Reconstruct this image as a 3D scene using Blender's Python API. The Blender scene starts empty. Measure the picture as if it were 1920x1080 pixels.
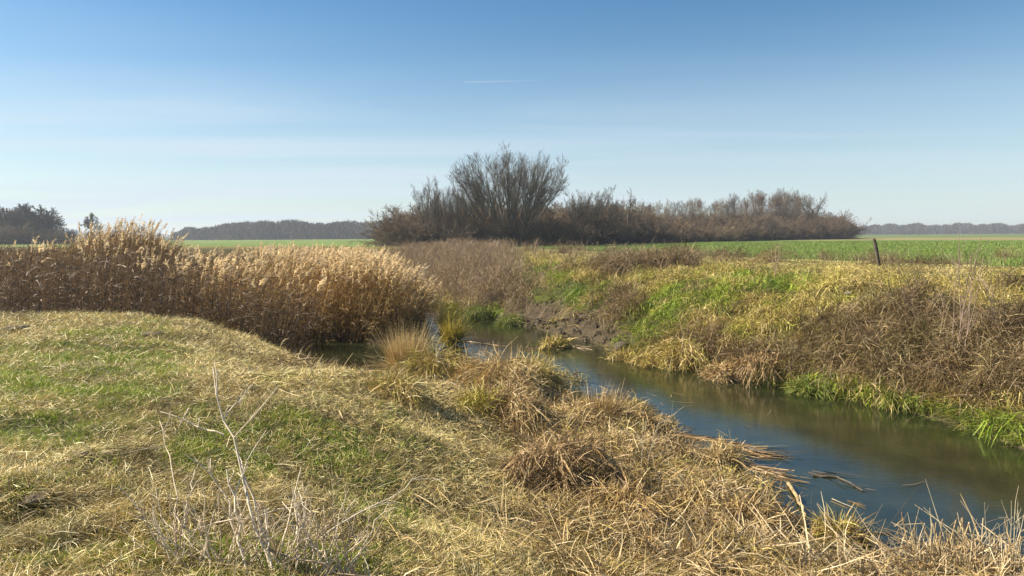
import bpy, math, random
import numpy as np
from mathutils import Matrix, Vector

# ------------------------------------------------------------------ camera, sky, sun, exposure
scene = bpy.context.scene
COL = scene.collection
FPX, CX, CY = 1387.0, 960.0, 540.0           # focal length and centre, in pixels of the 1920 wide photograph
CAMZ = 3.0
PITCH, ROLL = math.atan(97.5 / FPX), math.radians(0.38)
_f = np.array([0, math.cos(PITCH), -math.sin(PITCH)])
_r0 = np.array([1.0, 0, 0]); _u0 = np.cross(_r0, _f)
_u = _u0 * math.cos(ROLL) + _r0 * math.sin(ROLL)
_r = _r0 * math.cos(ROLL) - _u0 * math.sin(ROLL)
cam_data = bpy.data.cameras.new('camera'); cam = bpy.data.objects.new('camera', cam_data); COL.objects.link(cam)
cam_data.sensor_width = 36; cam_data.lens = 36 * FPX / 1920
cam_data.clip_start = 0.05; cam_data.clip_end = 60000
M = Matrix.Identity(4)
for i in range(3):
    M[i][0] = _r[i]; M[i][1] = _u[i]; M[i][2] = -_f[i]
M[0][3], M[1][3], M[2][3] = 0, 0, CAMZ
cam.matrix_world = M
scene.camera = cam

SUN_AZ, SUN_EL = math.radians(-80), math.radians(36)    # azimuth clockwise from +Y: ahead and to the left
world = bpy.data.worlds.new("World"); scene.world = world; world.use_nodes = True
wn = world.node_tree.nodes; wl = world.node_tree.links
bg = wn['Background']; bg.inputs['Strength'].default_value = 0.056
sky = wn.new('ShaderNodeTexSky'); sky.sky_type = 'NISHITA'; sky.sun_disc = False
sky.sun_elevation = SUN_EL; sky.sun_rotation = SUN_AZ
sky.air_density = 1.0; sky.dust_density = 0.35; sky.ozone_density = 2.0; sky.altitude = 100
# thin streaky cirrus, laid on a flat sheet of air: direction / height
tc = wn.new('ShaderNodeTexCoord'); sep = wn.new('ShaderNodeSeparateXYZ'); wl.new(tc.outputs['Generated'], sep.inputs[0])
def wmath(op, a, b=None, c=None):
    n = wn.new('ShaderNodeMath'); n.operation = op
    for i, v in enumerate((a, b, c)):
        if v is None: continue
        if isinstance(v, (int, float)): n.inputs[i].default_value = v
        else: wl.new(v, n.inputs[i])
    return n.outputs[0]
zz = wmath('ADD', wmath('MAXIMUM', sep.outputs[2], 0.0), 0.06)
cxyz = wn.new('ShaderNodeCombineXYZ')
wl.new(wmath('DIVIDE', sep.outputs[0], zz), cxyz.inputs[0]); wl.new(wmath('DIVIDE', sep.outputs[1], zz), cxyz.inputs[1])
mp = wn.new('ShaderNodeMapping'); mp.inputs['Rotation'].default_value = (0, 0, math.radians(6)); mp.inputs['Scale'].default_value = (0.2, 0.75, 1)
wl.new(cxyz.outputs[0], mp.inputs[0])
nz = wn.new('ShaderNodeTexNoise'); nz.inputs['Scale'].default_value = 1.0; nz.inputs['Detail'].default_value = 5; nz.inputs['Roughness'].default_value = 0.5
nz.inputs['Distortion'].default_value = 0.6
wl.new(mp.outputs[0], nz.inputs[0])
mr = wn.new('ShaderNodeMapRange'); mr.inputs[1].default_value = 0.44; mr.inputs[2].default_value = 0.72; mr.inputs[3].default_value = 0.0; mr.inputs[4].default_value = 0.5
wl.new(nz.outputs[0], mr.inputs[0])
low = wn.new('ShaderNodeMapRange'); low.inputs[1].default_value = 0.30; low.inputs[2].default_value = 0.052; low.inputs[3].default_value = 0.0; low.inputs[4].default_value = 1.0
low.interpolation_type = 'SMOOTHSTEP'
wl.new(sep.outputs[2], low.inputs[0])
leftw = wn.new('ShaderNodeMapRange'); leftw.inputs[1].default_value = 0.45; leftw.inputs[2].default_value = -0.35; leftw.inputs[3].default_value = 0.25; leftw.inputs[4].default_value = 1.0
wl.new(sep.outputs[0], leftw.inputs[0])
cm = wmath('MULTIPLY', wmath('MULTIPLY', wmath('ADD', mr.outputs[0], 0.05), low.outputs[0]), wmath('ADD', leftw.outputs[0], 0.1))
cmix = wn.new('ShaderNodeMixRGB'); veil = wn.new('ShaderNodeMapRange'); veil.interpolation_type = 'SMOOTHSTEP'; veil.inputs[1].default_value = .29; veil.inputs[2].default_value = -.03; veil.inputs[3].default_value = 0; veil.inputs[4].default_value = .62; wl.new(sep.outputs[2], veil.inputs[0])
cm = wmath('MINIMUM', wmath('ADD', cm, veil.outputs[0]), 0.92)
wl.new(cm, cmix.inputs[0]); hs = wn.new('ShaderNodeHueSaturation'); hs.inputs['Saturation'].default_value = 1.24; wl.new(sky.outputs[0], hs.inputs['Color']); tn = wn.new('ShaderNodeMixRGB'); tn.blend_type = 'MULTIPLY'; tn.inputs[0].default_value = 1; tn.inputs[2].default_value = (.95, 1.02, 1.0, 1); wl.new(hs.outputs[0], tn.inputs[1]); wl.new(tn.outputs[0], cmix.inputs[1]); cmix.inputs[2].default_value = (5.7, 6.5, 7.3, 1)
wl.new(cmix.outputs[0], bg.inputs[0])

sun_data = bpy.data.lights.new('sun', 'SUN'); sun_data.energy = 5.0; sun_data.angle = math.radians(0.55); sun_data.color = (1.0, 0.89, 0.69)
sun = bpy.data.objects.new('sun', sun_data); COL.objects.link(sun)
sdir = Vector((math.sin(SUN_AZ) * math.cos(SUN_EL), math.cos(SUN_AZ) * math.cos(SUN_EL), math.sin(SUN_EL)))
sun.rotation_euler = (-sdir).to_track_quat('-Z', 'Y').to_euler()
scene.view_settings.view_transform = 'Standard'; scene.view_settings.look = 'None'
scene.view_settings.exposure = 1.18; scene.view_settings.gamma = 1.0
scene.cycles.use_denoising = True; scene.cycles.denoising_prefilter = 'ACCURATE'; scene.cycles.use_adaptive_sampling = False
scene.cycles.max_bounces = 7; scene.cycles.diffuse_bounces = 3; scene.cycles.transmission_bounces = 4
scene.cycles.glossy_bounces = 3; scene.cycles.volume_bounces = 0; scene.cycles.caustics_reflective = False

# ------------------------------------------------------------------ helpers
RS = np.random.RandomState
def lerp(a, b, t): return a + (b - a) * t
def smooth(a, b, x):
    t = np.clip((x - a) / (b - a), 0, 1); return t * t * (3 - 2 * t)
def norm(v): return v / np.maximum(np.linalg.norm(v, axis=-1, keepdims=True), 1e-9)
def _hash(ix, iy, seed):
    h = (ix.astype(np.int64) * 374761393 + iy.astype(np.int64) * 668265263 + seed * 974634777) & 0x7fffffff
    h = ((h ^ (h >> 13)) * 1274126177) & 0x7fffffff
    return ((h ^ (h >> 16)) & 0xffff) / 65535.0
def vnoise(x, y, s, seed=0):
    x = np.asarray(x) / s; y = np.asarray(y) / s
    ix = np.floor(x); iy = np.floor(y); fx = x - ix; fy = y - iy
    fx = fx * fx * (3 - 2 * fx); fy = fy * fy * (3 - 2 * fy)
    a = _hash(ix, iy, seed); b = _hash(ix + 1, iy, seed); c = _hash(ix, iy + 1, seed); d = _hash(ix + 1, iy + 1, seed)
    return lerp(lerp(a, b, fx), lerp(c, d, fx), fy) - 0.5
def fbm(x, y, s, seed=0, o=4):
    v = 0; a = 1
    for k in range(o): v = v + a * vnoise(x, y, s / 2 ** k, seed + k * 17); a *= 0.55
    return v
def project(x, y, z):
    dx, dy, dz = x, y, z - CAMZ
    d = dx * _f[0] + dy * _f[1] + dz * _f[2]
    return (CX + FPX * (dx * _r[0] + dy * _r[1] + dz * _r[2]) / d, CY - FPX * (dx * _u[0] + dy * _u[1] + dz * _u[2]) / d, d)
def ray(px, py):
    v = _f + _r * ((px - CX) / FPX) + _u * ((CY - py) / FPX); return v
def at(px, py, z=0.0):
    v = ray(px, py); t = (z - CAMZ) / v[2]; return (v[0] * t, v[1] * t)
def horizon(u): return 442.5 - (u - 960) * 0.00663
def ell(u, v, cx, cy, rx, ry, rot=0):
    c, s = math.cos(math.radians(rot)), math.sin(math.radians(rot))
    a = ((u - cx) * c + (v - cy) * s) / rx; b = (-(u - cx) * s + (v - cy) * c) / ry
    return np.clip(1.4 - (a * a + b * b), 0, 1)

# ------------------------------------------------------------------ terrain: the brook between its two banks
NEAR = [(16, -60), (9, -12), (6.6, 1.5), (5.6, 4.2)] + [at(*p) for p in [(1800, 1090), (1700, 1062), (1600, 1060), (1540, 1055), (1492, 1042), (1452, 1005), (1425, 962), (1385, 915), (1300, 880), (1245, 815), (1185, 780),
        (1105, 748), (1050, 735), (1010, 705), (940, 690), (880, 700), (850, 690), (800, 690), (740, 720), (690, 728), (640, 716), (590, 692), (550, 672), (488, 645)]] + \
       [at(470, 632), at(600, 641), at(700, 644), at(750, 643), at(778, 630), at(788, 610), at(794, 590), (-6.2, 37), (-9.5, 47), (-16, 58), (-30, 68), (-90, 85), (-300, 120)]
FAR = [(30, -60), (17, -12), (11.2, 1.0), (9.0, 6.5)] + [at(*p) for p in [(1920, 845), (1800, 802), (1700, 772), (1600, 752), (1500, 733), (1400, 712), (1320, 697), (1230, 683), (1160, 668),
        (1120, 645), (1060, 632), (1010, 618), (960, 608), (920, 597), (880, 596), (850, 586), (835, 576)]] + [(-5.2, 39), (-7.5, 48), (-13, 61), (-29, 72.5), (-90, 91), (-300, 128)]
NEAR = np.array(NEAR); FAR = np.array(FAR)
def sdist(x, y, poly):
    """distance to a bank line, positive on its left as it runs away from the camera"""
    best = np.full(x.shape, 1e18); sgn = np.zeros(x.shape)
    for i in range(len(poly) - 1):
        a, b = poly[i], poly[i + 1]; e = b - a; L2 = e @ e
        t = np.clip(((x - a[0]) * e[0] + (y - a[1]) * e[1]) / L2, 0, 1)
        dx = x - a[0] - t * e[0]; dy = y - a[1] - t * e[1]; d = dx * dx + dy * dy
        cr = e[0] * (y - a[1]) - e[1] * (x - a[0])
        m = d < best - 1e-9
        best = np.where(m, d, best); sgn = np.where(m, np.sign(cr), sgn)
        if i > 0:      # at a shared corner take the side of the two lines' mean normal
            tie = (np.abs(d - best) <= 1e-9) & (t == 0)
            p = poly[i - 1]; e0 = (a - p) / np.linalg.norm(a - p); e1 = e / math.sqrt(L2)
            em = e0 + e1
            sgn = np.where(tie, np.sign(em[0] * (y - a[1]) - em[1] * (x - a[0])), sgn)
    return np.sqrt(best) * sgn
def banks(x, y):
    rag = smooth(-2.5, -.5, x) * smooth(18, 15, y) * smooth(2.5, 4.5, y)
    dn = sdist(x, y, NEAR)
    return dn + rag * np.exp(-(dn / 1.1) ** 2) * (.95 * fbm(x, y, 1.15, 93, 3) - .02), -sdist(x, y, FAR)
def height(x, y, rough=True, sN=None, sF=None):
    x = np.asarray(x, float); y = np.asarray(y, float)
    if sN is None: sN, sF = banks(x, y)
    jag = fbm(x, y, 1.6, 5, 3)
    zL = np.interp(sN, [-3, -.8, 0, .35, 1.4, 2.3, 3.4, 4.6, 6, 12, 40, 120], [-.9, -.5, 0, .05, .14, .30, .72, 1.12, 1.36, 1.42, 1.46, 1.5])
    zS = np.interp(sN, [-3, -.8, 0, .3, .8, 1.5, 2.3, 3.4, 5, 12, 40, 120], [-.9, -.5, 0, .16, .46, .86, 1.10, 1.25, 1.29, 1.31, 1.38, 1.5])
    zL = lerp(zL, zS, smooth(8.0, 15.0, y) * smooth(-1.0, -4.8, x))
    zM = np.interp(sN, [-3, -.8, 0, .5, 3, 8, 15, 40, 120], [-.9, -.5, -.03, .04, .22, .8, 1.25, 1.4, 1.5])
    w = smooth(17.0, 20.0, y + 0.15 * np.clip(x + 8, -10, 3) + 0.6 * jag)
    zl = lerp(zL, zM, w)
    zR = np.interp(sF, [-3, -.8, 0, .25, 1.0, 2.2, 3.5, 6, 8.5, 10.5, 13, 18, 60], [-.9, -.45, -.02, .22, .74, 1.32, 1.66, 1.9, 2.0, 2.03, 1.9, 1.52, 1.5])
    z = np.where(sN >= 0, zl, np.where(sF >= 0, zR, np.maximum(np.where(sN > sF, zl, zR), -.8)))
    # the hump of ground the tall reeds stand on
    z = z + 0.55 * np.exp(-(((x + 15.4) / 2.4) ** 2 + ((y - 29) / 3.0) ** 2))
    if rough:
        d = np.hypot(x, y)
        land = smooth(0.0, 0.8, np.maximum(sN, sF))
        near = np.exp(-d / 45.0)
        bankf = np.where(sF > 0, smooth(8.5, 3.0, sF), 0) + 0.35
        z = z + land * near * (0.30 * fbm(x, y, 1.15, 2) * bankf + 0.10 * fbm(x, y, 0.42, 9, 3) * bankf + 0.07 * fbm(x, y, 4, 31, 2))
        mx, my = at(1075, 612, .5); z = z + land * np.exp(-((x - mx) ** 2 / 9 + (y - my) ** 2 / 12)) * (.34 * fbm(x, y, .5, 611, 4))
        far = smooth(60, 200, d); z = z + far * 0.25 * fbm(x, y, 60, 77, 2)
        # trampled clods and molehills on the near meadow, a pit at the left
        for (u, v, r, hh) in MOUNDS: z = z + hh * np.exp(-((x - u) ** 2 + (y - v) ** 2) / (r * r))
    return z
MOUNDS = [at(280, 622, 1.4) + (.35, .10), at(340, 625, 1.4) + (.3, .09), at(150, 850, 1.4) + (.22, .09), at(245, 830, 1.4) + (.18, .07), at(30, 615, 1.4) + (.5, .10),
          at(290, 655, 1.4) + (.25, .07), at(70, 945, 1.4) + (.26, -.11), at(30, 905, 1.4) + (.16, .06), at(120, 920, 1.4) + (.12, .05), at(700, 760, 1.0) + (.3, .05)]
def H(x, y): return float(height(np.array([x]), np.array([y]))[0])
def ground_at(px, py):
    """the point of the ground that the photograph shows at this pixel"""
    v = ray(px, py); t = np.geomspace(2.5, 400, 4000); X = v[0] * t; Y = v[1] * t; Z = CAMZ + v[2] * t
    hit = np.nonzero(Z < np.maximum(height(X, Y), 0))[0]
    k = hit[0] if len(hit) else len(t) - 1
    return Vector((X[k], Y[k], max(H(X[k], Y[k]), 0.0)))

# zones of the ground, laid out by what grows there
def zones(x, y, z, sN, sF):
    u, v, d = project(x, y, z)
    dd = np.hypot(x, y)
    jag = fbm(x, y, 1.3, 41, 4)
    g = {}
    left = sN > 0; right = (sF > 0) & ~left
    reedland = smooth(16.3, 17.3, y + 0.12 * np.clip(x + 8, -10, 3) + 0.8 * jag) * left * (sN > -1)
    g['reed'] = reedland
    meadow = smooth(2.6, 4.4, sN + 1.5 * jag) * left * (1 - reedland)
    g['meadow'] = meadow
    gr = np.zeros_like(x)
    for e in [(120, 720, 220, 70), (230, 640, 160, 30), (60, 800, 120, 50), (330, 600, 90, 12), (640, 880, 130, 60, 25), (560, 790, 80, 25, 20), (420, 860, 110, 60), (520, 830, 60, 30), (250, 690, 110, 30), (700, 960, 90, 50, 25), (330, 1050, 200, 40), (640, 1060, 120, 30), (730, 1050, 60, 40), (80, 1060, 90, 20)]:
        gr = np.maximum(gr, ell(u, v, *e))
    g['green_near'] = np.clip((gr * 0.75 + 0.18 * smooth(4.5, 7, sN)) * smooth(2.0, 4.0, sN) - .08 + 1.25 * fbm(x, y, .7, 88, 4) * meadow, 0, 1) * left * (1 - reedland)
    g['shelf'] = smooth(3.2, 1.6, sN + 1.3 * jag) * smooth(-4.3, -3.0, x) * left * (1 - reedland)
    flat = smooth(5.0, 7.0, sF + 1.6 * jag)
    g['flat'] = flat * right
    gf = np.zeros_like(x)
    for e in [(1040, 540, 75, 50), (1240, 590, 120, 45, -35), (955, 497, 45, 16), (1120, 560, 60, 35), (905, 583, 60, 22), (1690, 737, 50, 22), (1440, 530, 90, 22), (1330, 560, 60, 30), (985, 590, 50, 22), (1200, 600, 50, 30)]:
        gf = np.maximum(gf, ell(u, v, *e))
    strip = smooth(0.42, 0.15, sF + 0.5 * jag) * (u > 1395) * right
    g['strip'] = strip
    g['green_far'] = np.clip(np.maximum(smooth(.38, .95, gf + 1.0 * fbm(x, y, 1.1, 46, 4)), strip), 0, 1) * right * (1 - 0.6 * flat) * smooth(70, 45, dd)
    br = np.zeros_like(x)
    for e in [(1810, 668, 270, 82, 6), (1480, 692, 150, 48, 5), (1165, 572, 32, 26), (1150, 506, 45, 12), (1250, 498, 60, 9), (1660, 662, 110, 58), (1560, 672, 80, 48), (1330, 655, 60, 30)]:
        br = np.maximum(br, ell(u, v, *e))
    g['bramble'] = np.clip(br * 1.2 + 0.55 * jag - 0.15, 0, 1) * right * (1 - strip) * (dd < 60)
    g['mud'] = np.clip(np.maximum(ell(u, v, 1065, 608, 135, 34, 12), 0.7 * ell(u, v, 960, 590, 40, 14)) + 0.5 * jag, 0, 1) * right * (sF < 3.2)
    th = np.maximum(ell(u, v, 850, 510, 150, 58, 14), ell(u, v, 900, 545, 90, 40)) 
    g['thicket'] = np.clip(th * 1.2 + 0.5 * jag, 0, 1) * right * (sF > 0.15) * smooth(8.5, 6.5, sF) * (dd < 62) * (dd > 20)
    g['field'] = right * smooth(14.5, 17, sF) + left * smooth(60, 75, dd) * smooth(30, 45, sN)
    g['field'] = np.clip(g['field'], 0, 1)
    return g, u, v, dd, jag

# ------------------------------------------------------------------ mesh building
def add_attr(me, cols):
    a = me.attributes.new('tint', 'FLOAT_COLOR', 'POINT')
    c = np.ones((len(cols), 4), np.float32); c[:, :3] = cols
    a.data.foreach_set('color', c.ravel())
def np_mesh(name, verts, quads, cols=None, smooth_shade=False, tri=False):
    me = bpy.data.meshes.new(name); k = quads.shape[1]
    me.vertices.add(len(verts)); me.vertices.foreach_set('co', np.ascontiguousarray(verts, np.float32).ravel())
    me.loops.add(quads.size); me.loops.foreach_set('vertex_index', np.ascontiguousarray(quads, np.int32).ravel())
    me.polygons.add(len(quads)); me.polygons.foreach_set('loop_start', np.arange(0, quads.size, k, dtype=np.int32))
    if smooth_shade: me.polygons.foreach_set('use_smooth', np.ones(len(quads), bool))
    me.update(calc_edges=True)
    if cols is not None: add_attr(me, cols)
    return me
def link(name, me, mat, parent=None):
    o = bpy.data.objects.new(name, me); COL.objects.link(o)
    if mat is not None and not me.materials: me.materials.append(mat)
    if parent is not None: o.parent = parent
    return o
def tag(o, label=None, cat=None, group=None, kind=None):
    for k, val in (('label', label), ('category', cat), ('group', group), ('kind', kind)):
        if val: o[k] = val
    return o
def empty(name, loc=(0, 0, 0), rz=0.0):
    o = bpy.data.objects.new(name, None); COL.objects.link(o); o.location = loc; o.rotation_euler = (0, 0, rz); o.empty_display_size = 0.2
    return o
class Geo:
    def __init__(s): s.v = []; s.q = []; s.c = []; s.n = 0
    def _put(s, v, q, c):
        s.v.append(v); s.q.append(q + s.n); s.c.append(c); s.n += len(v)
    def ribbons(s, base, dirs, length, width, bend, col, segs=2, rng=None, tip=0.15, side=None, mid=1.0):
        """curved flat blades: base (N,3), unit direction, length, width, bend (N,3) added as t*t"""
        N = len(base)
        if N == 0: return
        rng = rng or RS(1)
        if side is None: side = rng.normal(size=(N, 3))
        side = norm(np.cross(dirs, side))
        t = np.linspace(0, 1, segs + 1)
        L = np.asarray(length).reshape(-1, 1, 1) * np.ones((N, 1, 1))
        P = base[:, None, :] + dirs[:, None, :] * L * t[None, :, None] + bend[:, None, :] * L * (t ** 2)[None, :, None]
        wprof = np.interp(t, [0, .5, 1], [0.75, mid, tip])
        W = (np.asarray(width).reshape(-1, 1) * np.ones((N, 1)))[:, :, None] * wprof[None, :, None] * 0.5
        S = side[:, None, :] * W
        V = np.stack([P - S, P + S], axis=2).reshape(N, (segs + 1) * 2, 3)
        k = np.arange(segs) * 2
        q = np.stack([k, k + 1, k + 3, k + 2], axis=1)
        Q = (np.arange(N) * (segs + 1) * 2)[:, None, None] + q[None]
        C = np.repeat(col, (segs + 1) * 2, axis=0)
        s._put(V.reshape(-1, 3), Q.reshape(-1, 4), C)
    def tubes(s, p0, p1, r0, r1, col, sides=3):
        N = len(p0)
        if N == 0: return
        d = norm(p1 - p0); ref = np.where(np.abs(d[:, 2:3]) > .9, np.array([[1., 0, 0]]), np.array([[0, 0, 1.]]))
        a = norm(np.cross(d, ref)); b = np.cross(d, a)
        an = np.arange(sides) * 2 * math.pi / sides
        ring = a[:, None, :] * np.cos(an)[None, :, None] + b[:, None, :] * np.sin(an)[None, :, None]
        V = np.concatenate([p0[:, None] + ring * np.reshape(r0, (-1, 1, 1)), p1[:, None] + ring * np.reshape(r1, (-1, 1, 1))], axis=1)
        k = np.arange(sides); k2 = (k + 1) % sides
        q = np.stack([k, k2, k2 + sides, k + sides], axis=1)
        Q = (np.arange(N) * 2 * sides)[:, None, None] + q[None]
        s._put(V.reshape(-1, 3), Q.reshape(-1, 4), np.repeat(np.asarray(col) * np.ones((N, 1)), 2 * sides, axis=0))
    def path(s, pts, rad, col, sides=6):
        pts = np.array(pts, float); rad = np.array(rad, float)
        s.tubes(pts[:-1], pts[1:], rad[:-1], rad[1:], np.array(col)[None, :], sides)
    def lump(s, c, rx, ry, rz, col, seed=0, rough=.25, nu=14, nv=9, rot=0):
        """an uneven stone or clod"""
        uu = np.linspace(0, 2 * math.pi, nu, endpoint=False); vv = np.linspace(0.02, math.pi - .02, nv)
        U, Vv = np.meshgrid(uu, vv)
        n = np.stack([np.cos(U) * np.sin(Vv), np.sin(U) * np.sin(Vv), np.cos(Vv)], -1)
        rr = 1 + rough * (vnoise(n[..., 0] * 2 + 9 + seed, n[..., 1] * 2 + n[..., 2] * 2.7, .8, seed) * 1.6)
        Pn = n * rr[..., None]; Pn = np.sign(Pn) * np.abs(Pn) ** 0.8
        Pn = Pn * np.array([rx, ry, rz]); cr, sr = math.cos(rot), math.sin(rot)
        X = Pn[..., 0] * cr - Pn[..., 1] * sr; Y = Pn[..., 0] * sr + Pn[..., 1] * cr
        P = np.stack([X + c[0], Y + c[1], Pn[..., 2] + c[2]], -1).reshape(-1, 3)
        q = [[r * nu + k, (r + 1) * nu + k, (r + 1) * nu + (k + 1) % nu, r * nu + (k + 1) % nu] for r in range(nv - 1) for k in range(nu)]
        s._put(P, np.array(q), np.tile(np.array(col, float), (len(P), 1)))
    def build(s, name, mat, parent=None, smooth_shade=False):
        me = np_mesh(name, np.concatenate(s.v), np.concatenate(s.q), np.concatenate(s.c), smooth_shade)
        return link(name, me, mat, parent)
def clumps(geo, rng, P, R_, Hq, per, cols, wid, droop=1.0, tipfrac=.2, rand=.42, lean=(0, 0, 0), jit=.16):
    """matted thatch laid over many small domes: P (N,3), radius and height (N), colour (N,3)"""
    N = len(P); n = N * per; I = np.repeat(np.arange(N), per); ph = rng.uniform(0, 6.28, N)[I]
    a = rng.uniform(0, 6.28, n); th = np.arccos(rng.uniform(0, 1, n)); lump = 1 + .35 * np.sin(a * 2 + ph) * np.sin(th) + .2 * np.sin(a * 5 + 2 * ph)
    rad = R_[I] * lump * rng.uniform(.7, 1.0, n); hh = Hq[I] * lump * rng.uniform(.7, 1.0, n)
    b = P[I] + np.stack([np.cos(a) * np.sin(th) * rad, np.sin(a) * np.sin(th) * rad, np.cos(th) * hh - .03], -1)
    nor = np.stack([np.cos(a) * np.sin(th), np.sin(a) * np.sin(th), np.cos(th)], -1); tan = norm(np.stack([np.cos(a) * np.cos(th), np.sin(a) * np.cos(th), -np.sin(th) * .8], -1))
    tips = rng.rand(n, 1) < tipfrac
    d = norm(np.where(tips, UP[None] + nor * .5, tan * .9 + nor * .25) + rng.normal(size=(n, 3)) * rand + np.array(lean))
    c = np.clip(cols[I] * (1 + jit * rng.normal(size=(n, 1))), .004, .9)
    geo.ribbons(b, d, (Hq[I] * .5 + R_[I] * .35) * rng.uniform(.4, 1.2, n), rng.uniform(.6, 1.3, n) * wid, rng.normal(size=(n, 3)) * .25 - UP * .35 * droop, c, 3, rng, .25)
def palette(rng, n, cols, w=None, jit=0.18):
    cols = np.array(cols); k = rng.choice(len(cols), n, p=w)
    k2 = rng.choice(len(cols), n, p=w); t = rng.rand(n, 1) * .5
    c = cols[k] * (1 - t) + cols[k2] * t
    return np.clip(.86 * c * (1 + jit * rng.normal(size=(n, 1))), .004, .9)
def polar(rng, n, r0, r1, a0, a1, power):
    e = 2 - power; r = (rng.rand(n) * (r1 ** e - r0 ** e) + r0 ** e) ** (1 / e)
    a = np.radians(rng.uniform(a0, a1, n)); return r * np.sin(a), r * np.cos(a)
def dirs(rng, n, tilt, spread=None):
    """unit vectors tilted from the vertical by tilt (radians, array)"""
    a = rng.uniform(0, 2 * math.pi, n); st = np.sin(tilt)
    return np.stack([np.cos(a) * st, np.sin(a) * st, np.cos(tilt)], -1), a
UP = np.array([0, 0, 1.0])

# ------------------------------------------------------------------ materials
def new_mat(name):
    m = bpy.data.materials.new(name); m.use_nodes = True; nt = m.node_tree
    return m, nt.nodes, nt.links, nt.nodes['Principled BSDF'], nt.nodes['Material Output']
def leaf_mat(name, trans=0.3, rough=0.6, spec=0.3, var=0.25):
    m, n, l, p, out = new_mat(name)
    a = n.new('ShaderNodeAttribute'); a.attribute_name = 'tint'
    g = n.new('ShaderNodeNewGeometry'); no = n.new('ShaderNodeTexNoise'); no.inputs['Scale'].default_value = 9.0; no.inputs['Detail'].default_value = 3
    l.new(g.outputs['Position'], no.inputs[0])
    mr = n.new('ShaderNodeMapRange'); mr.inputs[1].default_value = .3; mr.inputs[2].default_value = .7; mr.inputs[3].default_value = 1 - var; mr.inputs[4].default_value = 1 + var
    l.new(no.outputs[0], mr.inputs[0])
    mx = n.new('ShaderNodeMixRGB'); mx.blend_type = 'MULTIPLY'; mx.inputs[0].default_value = 1
    l.new(a.outputs['Color'], mx.inputs[1]); l.new(mr.outputs[0], mx.inputs[2])
    l.new(mx.outputs[0], p.inputs['Base Color']); p.inputs['Roughness'].default_value = rough; p.inputs['Specular IOR Level'].default_value = spec
    if trans > 0:
        t = n.new('ShaderNodeBsdfTranslucent'); l.new(mx.outputs[0], t.inputs[0])
        ms = n.new('ShaderNodeMixShader'); ms.inputs[0].default_value = trans
        l.new(p.outputs[0], ms.inputs[1]); l.new(t.outputs[0], ms.inputs[2]); l.new(ms.outputs[0], out.inputs[0])
    return m
GRASS = leaf_mat('grass_blade', .18, .55, .35)
STRAW = leaf_mat('dry_straw', .07, .5, .35)
REED = leaf_mat('dry_reed', .22, .55, .3)
PLUME = leaf_mat('reed_plume', .45, .8, .1, .12)
TWIG = leaf_mat('twig_bark', 0, .85, .15)
STONE = leaf_mat('stone', 0, .9, .2, .35)
def bark_mat():
    m, n, l, p, out = new_mat('bark')
    g = n.new('ShaderNodeTexCoord'); no = n.new('ShaderNodeTexNoise'); no.inputs['Scale'].default_value = 5; no.inputs['Detail'].default_value = 6
    l.new(g.outputs['Object'], no.inputs[0]); r = n.new('ShaderNodeValToRGB')
    r.color_ramp.elements[0].position = .3; r.color_ramp.elements[0].color = (.045, .036, .028, 1); r.color_ramp.elements[1].position = .75; r.color_ramp.elements[1].color = (.15, .125, .10, 1)
    l.new(no.outputs[0], r.inputs[0]); l.new(r.outputs[0], p.inputs['Base Color']); p.inputs['Roughness'].default_value = .9
    return m
BARK = bark_mat()
def ground_mat():
    m, n, l, p, out = new_mat('soil_and_sward')
    a = n.new('ShaderNodeAttribute'); a.attribute_name = 'tint'; g = n.new('ShaderNodeNewGeometry')
    no = n.new('ShaderNodeTexNoise'); no.inputs['Scale'].default_value = 3.0; no.inputs['Detail'].default_value = 9; no.inputs['Roughness'].default_value = .7
    l.new(g.outputs['Position'], no.inputs[0])
    n2 = n.new('ShaderNodeTexNoise'); n2.inputs['Scale'].default_value = .06; n2.inputs['Detail'].default_value = 5; l.new(g.outputs['Position'], n2.inputs[0])
    mr = n.new('ShaderNodeMapRange'); mr.inputs[1].default_value = .3; mr.inputs[2].default_value = .7; mr.inputs[3].default_value = .55; mr.inputs[4].default_value = 1.45; l.new(no.outputs[0], mr.inputs[0])
    m2 = n.new('ShaderNodeMapRange'); m2.inputs[1].default_value = .3; m2.inputs[2].default_value = .7; m2.inputs[3].default_value = .8; m2.inputs[4].default_value = 1.2; l.new(n2.outputs[0], m2.inputs[0])
    mul = n.new('ShaderNodeMath'); mul.operation = 'MULTIPLY'; l.new(mr.outputs[0], mul.inputs[0]); l.new(m2.outputs[0], mul.inputs[1])
    mx = n.new('ShaderNodeMixRGB'); mx.blend_type = 'MULTIPLY'; mx.inputs[0].default_value = 1; l.new(a.outputs['Color'], mx.inputs[1]); l.new(mul.outputs[0], mx.inputs[2])
    l.new(mx.outputs[0], p.inputs['Base Color']); p.inputs['Roughness'].default_value = .95; p.inputs['Specular IOR Level'].default_value = .15
    b = n.new('ShaderNodeBump'); b.inputs['Strength'].default_value = .6; b.inputs['Distance'].default_value = .06; l.new(no.outputs[0], b.inputs['Height']); l.new(b.outputs[0], p.inputs['Normal'])
    return m
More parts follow.
